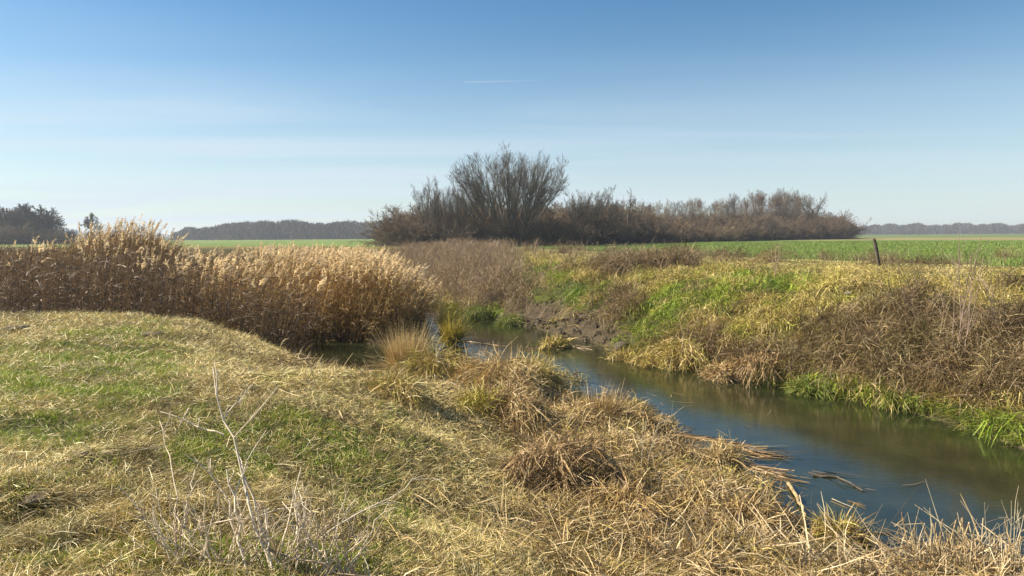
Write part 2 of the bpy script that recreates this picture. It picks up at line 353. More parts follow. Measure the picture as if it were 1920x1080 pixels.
def water_mat():
    m, n, l, p, out = new_mat('brook_water')
    g = n.new('ShaderNodeNewGeometry')
    no = n.new('ShaderNodeTexNoise'); no.inputs['Scale'].default_value = 1.2; no.inputs['Detail'].default_value = 4; l.new(g.outputs['Position'], no.inputs[0])
    r = n.new('ShaderNodeValToRGB'); r.color_ramp.elements[0].position = .35; r.color_ramp.elements[0].color = (.014, .019, .008, 1); r.color_ramp.elements[1].position = .7; r.color_ramp.elements[1].color = (.030, .036, .014, 1)
    l.new(no.outputs[0], r.inputs[0]); l.new(r.outputs[0], p.inputs['Base Color'])
    p.inputs['Roughness'].default_value = .03; p.inputs['IOR'].default_value = 1.55; p.inputs['Specular IOR Level'].default_value = .5
    mp = n.new('ShaderNodeMapping'); mp.inputs['Rotation'].default_value = (0, 0, math.radians(25)); mp.inputs['Scale'].default_value = (4.0, 9.0, 1); l.new(g.outputs['Position'], mp.inputs[0])
    w = n.new('ShaderNodeTexNoise'); w.inputs['Scale'].default_value = 1.6; w.inputs['Detail'].default_value = 5; w.inputs['Roughness'].default_value = .55; w.inputs['Distortion'].default_value = .8; l.new(mp.outputs[0], w.inputs[0])
    b = n.new('ShaderNodeBump'); b.inputs['Strength'].default_value = .35; b.inputs['Distance'].default_value = .006; l.new(w.outputs[0], b.inputs['Height']); l.new(b.outputs[0], p.inputs['Normal'])
    return m

# ------------------------------------------------------------------ ground sheet and water
def axis(lo, hi, flo, fhi, step, grow, maxstep=400):
    mid = list(np.arange(flo, fhi, step)); out = mid[:]
    s = step; p = mid[-1]
    while p < hi: s = min(s * grow, maxstep); p += s; out.append(p)
    s = step; p = mid[0]; pre = []
    while p > lo: s = min(s * grow, maxstep); p -= s; pre.append(p)
    return np.array(pre[::-1] + out)
gx = axis(-3200, 3200, -12, 15, .11, 1.045); gy = axis(-60, 3600, 2.5, 30, .11, 1.03)
GX, GY = np.meshgrid(gx, gy); sh = GX.shape
fx, fy = GX.ravel(), GY.ravel(); sN, sF = banks(fx, fy)
fz = height(fx, fy, True, sN, sF)
Z, zu, zv, zd, zj = zones(fx, fy, np.maximum(fz, 0), sN, sF)
gc = np.tile(np.array([.085, .062, .026]), (len(fx), 1))  # near ground tints, here and below, darkened to paint shade between blades
def paint(mask, col):
    global gc
    gc = gc + (np.array(col)[None] - gc) * np.clip(mask, 0, 1)[:, None]
paint(Z['reed'], (.05, .034, .018)); paint(Z['shelf'], (.045, .032, .016)); paint(Z['green_near'] * .8, (.045, .058, .014))
rightm = ((sF > 0) & (sN < 0)).astype(float)
paint(rightm, (.06, .05, .018)); paint(Z['flat'], (.17, .135, .042)); paint(Z['flat'] * smooth(.0, .5, zj), (.09, .095, .022))
paint(Z['green_far'] * .8, (.04, .06, .012)); paint(Z['bramble'], (.035, .024, .014)); paint(Z['mud'], (.062, .048, .032)); paint(Z['thicket'], (.08, .06, .04))
fieldc = np.array([.13, .185, .042])
paint(Z['field'], fieldc)
farm = smooth(165, 172, zd + 2 * zj) * Z['field']; paint(farm * (fx > 0), (.12, .16, .045))
paint(smooth(180, 186, zd) * smooth(330, 240, zd) * (fx > 40), (.23, .20, .09)); paint(smooth(480, 500, zd) * (fx > 0), (.10, .15, .045)); paint(smooth(900, 930, zd), (.16, .16, .09))
under = np.maximum(smooth(.05, -.25, np.maximum(sN, sF)), 0); paint(under, (.045, .038, .02))
wet = smooth(.35, .0, np.maximum(sN, sF)) * (zd < 90); paint(wet * .7, (.05, .04, .025))
for (mx_, my_, r_, h_) in MOUNDS[:9]:
    paint(np.exp(-((fx - mx_) ** 2 + (fy - my_) ** 2) / (r_ * r_ * .55)) * smooth(-.3, .1, zj) * .9, (.075, .055, .035))
I = np.arange(len(fx)).reshape(sh)
q = np.stack([I[:-1, :-1], I[:-1, 1:], I[1:, 1:], I[1:, :-1]], -1).reshape(-1, 4)
ground = link('ground', np_mesh('ground', np.stack([fx, fy, fz], -1), q, gc, True), ground_mat()); tag(ground, 'mown meadow bank, levee and flat green fields to the horizon', kind='structure')
wx = np.linspace(-110, 32, 60); wy = np.linspace(-58, 110, 70); WX, WY = np.meshgrid(wx, wy); I = np.arange(WX.size).reshape(WX.shape)
q = np.stack([I[:-1, :-1], I[:-1, 1:], I[1:, 1:], I[1:, :-1]], -1).reshape(-1, 4)
water = link('water', np_mesh('water', np.stack([WX.ravel(), WY.ravel(), 0 * WX.ravel()], -1), q, None, True), water_mat()); tag(water, 'olive brook water reflecting blue sky between its banks', kind='structure')

# ------------------------------------------------------------------ near meadow: mown hay and young grass
def scatter(seed, n, r0, r1, a0, a1, power):
    rng = RS(seed); x, y = polar(rng, n, r0, r1, a0, a1, power); sN, sF = banks(x, y); z = height(x, y, True, sN, sF)
    g, u, v, d, jag = zones(x, y, np.maximum(z, 0), sN, sF)
    return rng, x, y, z, sN, sF, g, d, jag
def take(k, *a): return [q[k] for q in a]
rng, x, y, z, sN, sF, g, d, jag = scatter(11, 850000, 2.3, 30, -48, 40, 1.35)
k = np.nonzero((sN > .25) & (rng.rand(len(x)) < (1 - g['reed']) * (1 - .72 * g['shelf']) * (1 - .7 * g['green_near'])))[0]
x, y, z, d, jag = take(k, x, y, z, d, jag); n = len(k)
lod = np.maximum(1, d / 6.5)
dr, a = dirs(rng, n, np.radians(np.clip(rng.normal(72, 18, n), 10, 97)))
geo = Geo()
L = rng.uniform(.03, .11, n) * (1 + (rng.rand(n) < .06)) * lod ** .35; W = rng.uniform(.0018, .0040, n) * lod ** .8
az = 9 * fbm(x, y, 1.1, 212, 2) + rng.normal(size=n) * .7 + rng.randint(0, 2, n) * math.pi; st = np.linalg.norm(dr[:, :2], axis=1); dr[:, 0] = np.cos(az) * st; dr[:, 1] = np.sin(az) * st
bend = rng.normal(size=(n, 3)) * .17; bend[:, 2] = -np.abs(bend[:, 2]) * .5
c = palette(rng, n, [(.78, .62, .29), (.64, .48, .18), (.46, .33, .12), (.84, .73, .43), (.54, .49, .14)], [.36, .22, .13, .18, .11])
patch = np.clip(1 + .55 * fbm(x, y, .9, 123, 3) + .3 * fbm(x, y, .25, 13, 2), .5, 1.6)[:, None]
geo.ribbons(np.stack([x, y, z + rng.uniform(.0, .05, n)], -1), dr, L, W, bend, np.clip(c * patch, .01, .85), 2, rng, .5)
r3 = RS(112); x3, y3 = polar(r3, 12000, 2.6, 18, -46, 32, 1.0); s1, s2 = banks(x3, y3); z3 = height(x3, y3, True, s1, s2); g3 = zones(x3, y3, np.maximum(z3, 0), s1, s2)[0]
kk = np.nonzero((s1 > 1.0) & (r3.rand(12000) < (1 - .7 * g3['green_near']) * (1 - g3['reed']) * smooth(-.1, .25, fbm(x3, y3, .8, 129, 3))))[0][:1500]; N3 = len(kk)
clumps(geo, r3, np.stack([x3[kk], y3[kk], z3[kk]], -1), r3.uniform(.06, .22, N3), r3.uniform(.015, .07, N3), 60, palette(r3, N3, [(.78, .62, .29), (.60, .45, .17), (.40, .28, .11), (.30, .2, .08)], [.35, .3, .2, .15]), .0042, .8, .12, .5)
hay = geo.build('mown_hay', STRAW); tag(hay, 'pale dry mown grass lying over the near bank', 'dry grass', kind='stuff')
rng, x, y, z, sN, sF, g, d, jag = scatter(12, 620000, 2.3, 28, -48, 40, 1.3)
k = np.nonzero((sN > 1.2) & (rng.rand(len(x)) < g['green_near'] * 1.1))[0]
x, y, z, d, jag = take(k, x, y, z, d, jag); n = len(k); lod = np.maximum(1, d / 6.5)
dr, a = dirs(rng, n, np.radians(np.abs(rng.normal(0, 24, n))))
tall = np.clip(.6 + 1.1 * fbm(x, y, .3, 55, 2), .3, 1.6)
geo = Geo(); bend = np.stack([np.cos(a), np.sin(a), -.5 * np.ones(n)], -1) * rng.uniform(.1, .7, (n, 1))
c = palette(rng, n, [(.28, .40, .03), (.42, .49, .055), (.55, .53, .11), (.15, .26, .025)], [.33, .32, .2, .15])
geo.ribbons(np.stack([x, y, z - .005], -1), dr, rng.uniform(.05, .13, n) * tall * lod ** .25, rng.uniform(.0025, .0055, n) * lod ** .75, bend, c, 2, rng)
r3 = RS(122); x3, y3 = polar(r3, 16000, 2.6, 18, -46, 30, 1.0); s1, s2 = banks(x3, y3); z3 = height(x3, y3, True, s1, s2); g3 = zones(x3, y3, np.maximum(z3, 0), s1, s2)[0]
kk = np.nonzero((s1 > 1.6) & (r3.rand(16000) < (.12 + g3['green_near']) * (1 - g3['reed'])))[0][:3600]; N3 = len(kk); l3 = np.maximum(1, np.hypot(x3[kk], y3[kk]) / 7)
clumps(geo, r3, np.stack([x3[kk], y3[kk], z3[kk]], -1), r3.uniform(.03, .10, N3) * l3 ** .3, r3.uniform(.02, .075, N3), 34, palette(r3, N3, [(.28, .41, .03), (.42, .50, .055), (.14, .25, .025), (.52, .48, .12)], [.36, .3, .2, .14]), .0045, .4, .7, .5)
grass = geo.build('meadow_grass', GRASS); tag(grass, 'short young green grass in patches on the near bank', 'grass', kind='stuff')

# matted sedge and cut reed along the near water's edge
rng, x, y, z, sN, sF, g, d, jag = scatter(13, 270000, 3.0, 27, -22, 44, 1.2)
k = np.nonzero((sN > .02) & (rng.rand(len(x)) < np.maximum(g['shelf'], .02)) & (g['reed'] < .5))[0]
x, y, z, sN, d, jag = take(k, x, y, z, sN, d, jag); n = len(k); lod = np.maximum(1, d / 7)
clump = fbm(x, y, .75, 301, 3)
dr, a = dirs(rng, n, np.radians(np.clip(rng.normal(66, 22, n) - 25 * clump, 5, 96)))
bend = np.stack([np.cos(a) * .4, np.sin(a) * .4, -.7 * np.ones(n)], -1) * rng.uniform(.1, 1.0, (n, 1)) + rng.normal(size=(n, 3)) * .15
c = palette(rng, n, [(.52, .38, .17), (.38, .26, .11), (.24, .16, .08), (.68, .55, .31), (.44, .36, .09)], [.3, .25, .17, .16, .12])
geo = Geo()
geo.ribbons(np.stack([x, y, np.maximum(z, 0) + np.clip(rng.uniform(0, .10, n) + .20 * clump, .0, .4) * smooth(0, .7, sN)], -1), dr, rng.uniform(.10, .42, n) * (.45 + .55 * smooth(0, .7, sN)), rng.uniform(.004, .010, n) * lod ** .6, bend, c, 3, rng, .3)
r3 = RS(131); x3, y3 = polar(r3, 9000, 4.2, 22, -20, 44, .6); s1, s2 = banks(x3, y3); z3 = height(x3, y3, True, s1, s2); g3 = zones(x3, y3, np.maximum(z3, 0), s1, s2)[0]
kk = np.nonzero((s1 > -.25) & (r3.rand(9000) < smooth(2.6, .6, s1) * (g3['reed'] < .5) * smooth(-4.6, -3.4, x3)))[0][:520]; N3 = len(kk)
clumps(geo, r3, np.stack([x3[kk], y3[kk], np.maximum(z3[kk], -.04)], -1), r3.uniform(.12, .36, N3), r3.uniform(.05, .30, N3) * np.where(x3[kk] > 2.2, .6, 1), 170, palette(r3, N3, [(.54, .39, .17), (.38, .25, .10), (.20, .135, .07), (.72, .58, .33), (.44, .38, .08)], [.26, .24, .22, .16, .12]), .009, 1.0, .2, .5)
sedge = geo.build('matted_sedge', STRAW); tag(sedge, 'matted golden brown dead sedge along the near water edge', 'dead sedge', kind='stuff')

# ------------------------------------------------------------------ far bank: shaggy grass, brambles, dead stalks
rng, x, y, z, sN, sF, g, d, jag = scatter(14, 520000, 8, 75, -14, 46, 1.0)
k = np.nonzero((sF > .03) & (sN < 0) & (sF < 13) & (rng.rand(len(x)) < (1 - .9 * g['mud']) * (1 - .4 * g['bramble']) * (1 - .6 * g['thicket'])))[0]
x, y, z, sF, d, jag = take(k, x, y, z, sF, d, jag); gg = {q: w[k] for q, w in g.items()}; n = len(k); lod = np.maximum(1, d / 14)
e = .15; hx = (height(x + e, y, False) - height(x - e, y, False)) / (2 * e); hy = (height(x, y + e, False) - height(x, y - e, False)) / (2 * e)
down = np.stack([-hx, -hy, 0 * hx], -1)
flat = gg['flat'][:, None]
dr, a = dirs(rng, n, np.radians(np.clip(rng.normal(38, 24, n) + 22 * gg['flat'], 2, 92)))
tuft = fbm(x, y, .55, 401, 3)
dr = norm(dr + down * (.9 * (1 - flat)))
L = lerp(rng.uniform(.14, .40, n) * np.clip(1 + 1.9 * tuft, .25, 2.2), rng.uniform(.035, .095, n), gg['flat'])
L = np.where(gg['green_far'] > .5, L * .75, L)
bend = (np.stack([np.cos(a) * .3, np.sin(a) * .3, -.75 * np.ones(n)], -1) * rng.uniform(.2, 1.0, (n, 1)) + down * .5) * (1 - .5 * flat)
cs = palette(rng, n, [(.54, .42, .14), (.44, .35, .09), (.32, .24, .07), (.66, .51, .21), (.34, .36, .06)], [.3, .25, .15, .12, .18])
cg = palette(rng, n, [(.24, .32, .03), (.36, .41, .05), (.12, .18, .02)], [.45, .35, .2]); cf = palette(rng, n, [(.58, .48, .20), (.46, .41, .14), (.64, .53, .27), (.32, .34, .08)], [.4, .25, .2, .15])
c = np.where(rng.rand(n, 1) < flat, cf, cs); c = np.where(rng.rand(n, 1) < gg['green_far'][:, None] * .72, cg, c)
c = np.clip(c * (1 + .6 * fbm(x, y, 1.0, 500, 3))[:, None], .01, .7)
geo = Geo(); geo.ribbons(np.stack([x, y, z - .01], -1), dr, L, rng.uniform(.006, .012, n) * lod ** .7, bend, c, 2, rng)
# tufts and hummocks of matted grass all over the slope
r3 = RS(140); x3, y3 = polar(r3, 9000, 9, 60, -12, 46, .55); s1, s2 = banks(x3, y3); z3 = height(x3, y3, True, s1, s2); g3 = zones(x3, y3, np.maximum(z3, 0), s1, s2)[0]
kk = np.nonzero((s2 > .12) & (s1 < 0) & (s2 < 8.5) & (r3.rand(9000) < (1 - g3['mud']) * (1 - .8 * g3['thicket']) * (1 - .95 * g3['flat']) * (1 - .5 * g3['bramble'])))[0][:1500]
N3 = len(kk); pal = palette(r3, N3, [(.60, .47, .18), (.46, .37, .10), (.33, .24, .08), (.40, .42, .07), (.70, .56, .26)], [.28, .26, .18, .16, .12]); grn = palette(r3, N3, [(.25, .36, .025), (.38, .45, .045), (.15, .23, .02)])
pal = np.where(r3.rand(N3, 1) < g3['green_far'][kk][:, None] * .85, grn, pal)
clumps(geo, r3, np.stack([x3[kk], y3[kk], z3[kk]], -1), r3.uniform(.16, .45, N3), r3.uniform(.07, .26, N3), 130, pal, .013, 1.0, .22, .4, (.05, -.1, -.15))
kk = np.nonzero((s2 > .05) & (s1 < 0) & (r3.rand(9000) < g3['mud']))[0][:260]; N3 = len(kk)
clumps(geo, r3, np.stack([x3[kk], y3[kk], z3[kk] - .03], -1), r3.uniform(.06, .22, N3), r3.uniform(.03, .12, N3), 60, palette(r3, N3, [(.075, .057, .04), (.11, .085, .055), (.05, .038, .027), (.22, .17, .08)], [.4, .3, .2, .1]), .035, .4, .03, .5)
# the low green fringe along the waterline
x3 = r3.uniform(0, 13, 40000); y3 = r3.uniform(6, 22, 40000); s1, s2 = banks(x3, y3); z3 = height(x3, y3, True, s1, s2); u3 = project(x3, y3, z3)[0]
kk = np.nonzero((s2 > .02) & (s2 < .4) & (s1 < 0) & (u3 > 1385) & (r3.rand(40000) < smooth(-.35, .25, fbm(x3, y3, 1.3, 733, 2))))[0][:330]; N3 = len(kk)
clumps(geo, r3, np.stack([x3[kk], y3[kk], z3[kk] - .02], -1), r3.uniform(.08, .20, N3), r3.uniform(.03, .10, N3), 90, palette(r3, N3, [(.17, .24, .025), (.25, .30, .04), (.10, .15, .02), (.33, .28, .10)], [.38, .28, .2, .14]), .009, .6, .5, .5)
fg = geo.build('levee_grass', GRASS); tag(fg, 'shaggy olive and straw grass covering the far levee bank', 'grass', kind='stuff')

rng, x, y, z, sN, sF, g, d, jag = scatter(15, 460000, 8, 60, -10, 46, .9)
k = np.nonzero((sF > .2) & (sN < 0) & (rng.rand(len(x)) < g['bramble']))[0]
x, y, z, d, jag = take(k, x, y, z, d, jag); gb = g['bramble'][k]; n = len(k); lod = np.maximum(1, d / 14)
top = np.clip(.22 + .9 * fbm(x, y, .9, 610, 3) + .15 * gb, .06, .68) * smooth(0, .6, gb)
hgt = top * rng.rand(n) ** .7
geo = Geo(); dr, a = dirs(rng, n, np.radians(rng.uniform(10, 110, n)))
bend = rng.normal(size=(n, 3)) * .35; bend[:, 2] -= .25
c = palette(rng, n, [(.20, .13, .065), (.27, .18, .09), (.11, .075, .042), (.46, .36, .21), (.20, .17, .065)], [.32, .25, .2, .13, .1])
geo.ribbons(np.stack([x, y, z + hgt], -1), dr, rng.uniform(.06, .26, n), rng.uniform(.005, .013, n) * lod ** .6, bend, c, 2, rng)
r3 = RS(151); x3, y3 = polar(r3, 12000, 9, 55, -8, 46, .5); s1, s2 = banks(x3, y3); z3 = height(x3, y3, True, s1, s2); g3 = zones(x3, y3, np.maximum(z3, 0), s1, s2)[0]
kk = np.nonzero((s2 > .35) & (s1 < 0) & (r3.rand(12000) < g3['bramble'] * 1.2))[0][:700]; N3 = len(kk)
clumps(geo, r3, np.stack([x3[kk], y3[kk], z3[kk]], -1), r3.uniform(.25, .55, N3), r3.uniform(.14, .60, N3), 240, palette(r3, N3, [(.21, .14, .068), (.28, .20, .10), (.12, .08, .045), (.42, .33, .19), (.22, .19, .07)], [.3, .25, .2, .13, .12]), .011, .8, .3, .75)
m = 6000; kk = rng.choice(n, m); dr, a = dirs(rng, m, np.radians(np.clip(rng.normal(25, 22, m), 0, 80)))
bend = np.stack([np.cos(a), np.sin(a), -.9 * np.ones(m)], -1) * rng.uniform(.1, .8, (m, 1))
geo.ribbons(np.stack([x[kk], y[kk], z[kk]], -1), dr, rng.uniform(.35, .85, m) * (.5 + top[kk]), rng.uniform(.005, .009, m) * lod[kk] ** .5, bend, palette(rng, m, [(.30, .20, .11), (.48, .38, .25), (.17, .11, .065)]), 4, rng, .5)
m = 500; kk = rng.choice(n, m); dr, a = dirs(rng, m, np.radians(np.clip(rng.normal(30, 22, m), 0, 80)))
geo.ribbons(np.stack([x[kk], y[kk], z[kk]], -1), dr, rng.uniform(.5, 1.2, m) * (.45 + top[kk]), rng.uniform(.007, .013, m), np.stack([np.cos(a), np.sin(a), -.9 * np.ones(m)], -1) * rng.uniform(.3, .9, (m, 1)), palette(rng, m, [(.62, .52, .36), (.20, .12, .075), (.46, .36, .24)]), 5, rng, .5)
brm = geo.build('bramble_thicket', REED); tag(brm, 'tangled brown dead brambles over the far bank slope', 'brambles', kind='stuff')

rng, x, y, z, sN, sF, g, d, jag = scatter(16, 90000, 20, 62, -20, 12, .6)
k = np.nonzero((rng.rand(len(x)) < g['thicket'] * .8) & (sF > .1))[0]
x, y, z, d = take(k, x, y, z, d); n = len(k); geo = Geo()
dr, a = dirs(rng, n, np.radians(np.abs(rng.normal(0, 14, n)))); L = rng.uniform(.35, .95, n) * np.clip(1 + .6 * fbm(x, y, 2, 700, 2), .6, 1.4)
bend = np.stack([np.cos(a), np.sin(a), -.3 * np.ones(n)], -1) * rng.uniform(0, .4, (n, 1))
c = palette(rng, n, [(.28, .20, .13), (.36, .26, .16), (.21, .15, .11), (.42, .31, .18)])
P = np.stack([x, y, z], -1); geo.ribbons(P, dr, L, rng.uniform(.008, .015, n), bend, c, 3, rng, .5)
for j in range(3):
    t = rng.uniform(.35, .95, n)[:, None]; b = P + dr * L[:, None] * t + bend * L[:, None] * t * t
    d2, a2 = dirs(rng, n, np.radians(rng.uniform(15, 80, n)))
    geo.ribbons(b, d2, rng.uniform(.12, .35, n), rng.uniform(.007, .014, n), rng.normal(size=(n, 3)) * .2, c * rng.uniform(.8, 1.3, (n, 1)), 2, rng)
thk = geo.build('dead_weed_thicket', REED); tag(thk, 'grey brown dead weed stalks thick on the bend of the far bank', 'dead weeds', kind='stuff')

# dry weeds along the levee top in front of the wheat
rng, x, y, z, sN, sF, g, d, jag = scatter(17, 60000, 16, 75, 0, 46, .8)
k = np.nonzero((sF > 8.5) & (sF < 16) & (sN < 0) & (rng.rand(len(x)) < .5 * smooth(-.1, .4, jag + .15 * (x > 9))))[0]
x, y, z, d = take(k, x, y, z, d); n = len(k); geo = Geo()
dr, a = dirs(rng, n, np.radians(np.abs(rng.normal(0, 16, n)))); P = np.stack([x, y, z], -1); L = rng.uniform(.2, .75, n) * rng.uniform(.5, 1, n)
bend = np.stack([np.cos(a), np.sin(a), -.4 * np.ones(n)], -1) * rng.uniform(0, .4, (n, 1)); c = palette(rng, n, [(.20, .155, .085), (.33, .27, .14), (.14, .10, .06)])
geo.ribbons(P, dr, L, rng.uniform(.005, .010, n), bend, c, 3, rng, .4)
for j in range(2):
    t = rng.uniform(.4, .9, n)[:, None]; d2, a2 = dirs(rng, n, np.radians(rng.uniform(15, 60, n)))
    geo.ribbons(P + dr * L[:, None] * t + bend * L[:, None] * t * t, d2, L * .3, rng.uniform(.004, .008, n), rng.normal(size=(n, 3)) * .15, c, 2, rng)
wd = geo.build('dry_weeds', REED); tag(wd, 'thin dry weed stalks fringing the levee top', 'dry weeds', kind='stuff')

rng, x, y, z, sN, sF, g, d, jag = scatter(18, 200000, 20, 150, 2, 46, 1.1)
k = np.nonzero((g['field'] > .6) & (x > 0))[0]; x, y, z, d = take(k, x, y, z, d); n = len(k); geo = Geo()
dr, a = dirs(rng, n, np.radians(np.abs(rng.normal(0, 25, n))))
geo.ribbons(np.stack([x, y, z], -1), dr, rng.uniform(.10, .22, n), rng.uniform(.01, .016, n) * np.maximum(1, d / 30) ** .8, np.stack([np.cos(a), np.sin(a), -.5 + 0 * a], -1) * .3,
            palette(rng, n, [(.19, .27, .05), (.22, .30, .055), (.165, .245, .045)]), 2, rng)
wh = geo.build('winter_wheat', GRASS); tag(wh, 'bright green young winter wheat in the field behind the levee', 'wheat', kind='stuff')

# ------------------------------------------------------------------ reeds
def reed_geo(rng, base, Hh, lean, stems, leaves, plumes, plume_mask, nleaf, stemcol, leafcol, plumecol, thick=1.0):
    n = len(base); d0 = norm(UP[None] + lean * .35); bend = lean * .45 + rng.normal(size=(n, 3)) * np.array([.05, .05, 0])
    stems.ribbons(base, d0, Hh, rng.uniform(.007, .011, n) * thick, bend, stemcol, 4, rng, .5)
    def pt(t): return base + d0 * (Hh * t)[:, None] + bend * (Hh * t * t)[:, None]
    for j in range(nleaf):
        t = rng.uniform(.15, .92, n); d2, a2 = dirs(rng, n, np.radians(rng.uniform(20, 70, n)))
        d2 = norm(d2 + lean * .8)
        leaves.ribbons(pt(t), d2, rng.uniform(.2, .45, n), rng.uniform(.012, .022, n) * thick, np.stack([np.cos(a2) * .2, np.sin(a2) * .2, -.8 * np.ones(n)], -1) * rng.uniform(.3, 1.0, (n, 1)), leafcol * rng.uniform(.75, 1.3, (n, 1)), 3, rng, .1)
    m = np.nonzero(plume_mask)[0]
    if len(m) and plumes is not None:
        tipd = norm(d0[m] + 2 * bend[m]); tipp = pt(np.ones(n))[m]; q = len(m); size = rng.uniform(.75, 1.45, q)
        side = norm(lean[m] + rng.normal(size=(q, 3)) * .35 + np.array([.25, -.1, 0]))
        for j in range(15):
            t = j / 14.0; b = tipp - tipd * (.04 * size)[:, None] + tipd * (t * .24 * size)[:, None] + side * (t * t * .06 * size)[:, None]
            dd = norm(tipd * (.9 + .4 * t) + rng.normal(size=(q, 3)) * .35 + side * .3)
            ln = (.13 - .06 * t) * size * rng.uniform(.7, 1.2, q)
            plumes.ribbons(b, dd, ln, (.027 - .010 * t) * size * rng.uniform(.7, 1.2, q), side * .35 - UP * .3, plumecol[m] * rng.uniform(.8, 1.2, (q, 1)), 2, rng, .12, None, 1.1)
def reed_top(u, d):
    """height above the water of the reed tops, as the skyline of the bed runs"""
    v = np.interp(u, [-250, 0, 60, 130, 165, 230, 275, 320, 345, 420, 480, 560, 640, 700, 740, 775, 800, 830], [446, 450, 452, 444, 424, 410, 418, 446, 466, 467, 466, 468, 470, 475, 490, 512, 530, 548])
    return v
def reed_points(seed, n, x0, x1, y0, y1):
    rng = RS(seed); x = rng.uniform(x0, x1, n); y = rng.uniform(y0, y1, n); sN, sF = banks(x, y); z = height(x, y, True, sN, sF); g = zones(x, y, np.maximum(z, 0), sN, sF)[0]
    k = (g['reed'] > .5) & (sN > -.25) & (np.abs(np.degrees(np.arctan2(x, y)) + 18) < 32); return rng, x[k], y[k], np.maximum(z[k], -.05), sN[k]
rng, x, y, z, sN = reed_points(21, 150000, -34, -2.2, 15.4, 48)
u, v, dep = project(x, y, z + 1.5)
front = np.exp(-np.maximum(sN, 0) / 2.0) * (y > 20.0) + .9 * smooth(19.5, 15.5, y)
hump = np.exp(-(((x + 15.2) / 2.6) ** 2 + ((y - 28.5) / 3.2) ** 2))
stand = smooth(-10.5, -7.0, x + .12 * (y - 21)) * (y > 19.5)                    # the dense golden stand at the water
keep = rng.rand(len(x)) < np.clip(.09 + .34 * stand + .26 * front + .7 * hump, 0, 1) * np.clip(30 / y - .3, .25, 1)
x, y, z, sN, u, dep, front, hump, stand = take(keep, x, y, z, sN, u, dep, front, hump, stand); n = len(x)
ztop = CAMZ + (horizon(u) - reed_top(u, dep)) / FPX * dep
Hh = np.clip(ztop - z - .2, .5, 3.0) * rng.uniform(.70, 1.08, n)
tall_cap = lerp(2.15, 2.75, np.clip(stand + hump, 0, 1))
Hh = np.minimum(Hh, tall_cap * rng.uniform(.85, 1.08, n))
drop = smooth(1.6, 0, sN) * stand * rng.rand(n) ** 1.2 * .6 + smooth(18.5, 15.5, y) * .45 * rng.rand(n)
Hh *= 1 - drop
lean = np.stack([rng.normal(.16, .13, n) + .15 * stand * smooth(1.5, 0, sN), rng.normal(-.05, .13, n), 0 * x], -1) * (1 + .5 * smooth(1.0, 0, sN)[:, None])
base = np.stack([x, y, z], -1)
pm = rng.rand(n) < np.clip((.06 + .04 * front) * smooth(-.1, .2, fbm(x, y, 2.2, 71, 2)) + np.maximum(.42 * stand * (drop < .10) * (Hh > 1.5), .11 * smooth(-15.5, -11.5, x) * (y > 21)) + .14 * hump, 0, .95)
warm = np.clip(stand + .55 * hump + .3 * rng.rand(n), 0, 1)[:, None]
stemc = lerp(palette(rng, n, [(.135, .088, .055), (.10, .068, .05), (.20, .13, .075)]), palette(rng, n, [(.38, .24, .09), (.29, .175, .062), (.48, .32, .125)]), warm)
leafc = lerp(palette(rng, n, [(.14, .095, .066), (.20, .135, .085), (.11, .078, .06)]), palette(rng, n, [(.37, .235, .09), (.28, .17, .06), (.48, .325, .13)]), warm)
plumec = palette(rng, n, [(.74, .58, .35), (.62, .47, .26), (.82, .68, .46)], jit=.12)
sg, lg, pg = Geo(), Geo(), Geo()
# the 300 plumed reeds that stand nearest become individual plants, the rest the bed
order = np.argsort(np.where(pm, np.hypot(x, y) - .05 * Hh * 10, 1e9))[:300]
single = np.zeros(n, bool); single[order] = True
b = ~single
reed_geo(rng, base[b], Hh[b], lean[b], sg, lg, pg, pm[b], 4, stemc[b], leafc[b], plumec[b], 1.25)
# broken and fallen leaves low in the bed
m = 42000; kk = rng.choice(n, m, p=(.3 + front + stand) / (.3 + front + stand).sum()); dr, a = dirs(rng, m, np.radians(rng.uniform(15, 105, m)))
lg.ribbons(base[kk] + np.stack([rng.normal(0, .12, m), rng.normal(0, .12, m), rng.rand(m) ** 1.4 * Hh[kk] * .75], -1), dr, rng.uniform(.12, .5, m), rng.uniform(.008, .02, m), rng.normal(size=(m, 3)) * .3 - UP * .2, leafc[kk] * rng.uniform(.6, 1.25, (m, 1)), 3, rng, .2)
bed = sg.build('reed_bed', REED); tag(bed, 'dense golden brown reed bed along the left water edge', 'reeds', kind='stuff')
o = lg.build('leaves', REED, bed); o['kind'] = 'stuff'
o = pg.build('plumes', PLUME, bed); o['kind'] = 'stuff'
protos = []
for j in range(8):
    r2 = RS(900 + j); one = np.zeros((1, 3)); s1, l1, p1 = Geo(), Geo(), Geo()
    w = np.ones((1, 1)) * (1 if j < 5 else .3)
    reed_geo(r2, one, np.array([2.0]), np.array([[.2 + .05 * (j % 3), .0, 0]]), s1, l1, p1, np.array([True]), 5,
             np.array([[.33, .20, .065]]) if j < 5 else np.array([[.14, .092, .058]]), np.array([[.33, .20, .065]]) if j < 5 else np.array([[.15, .10, .065]]), np.array([[.72, .57, .35]]), 1.25)
    protos.append([np_mesh(nm, np.concatenate(G_.v), np.concatenate(G_.q), np.concatenate(G_.c)) for nm, G_ in (('stem', s1), ('leaves', l1), ('plume', p1))])
    for me, mt in zip(protos[-1], (REED, REED, PLUME)): me.materials.append(mt)
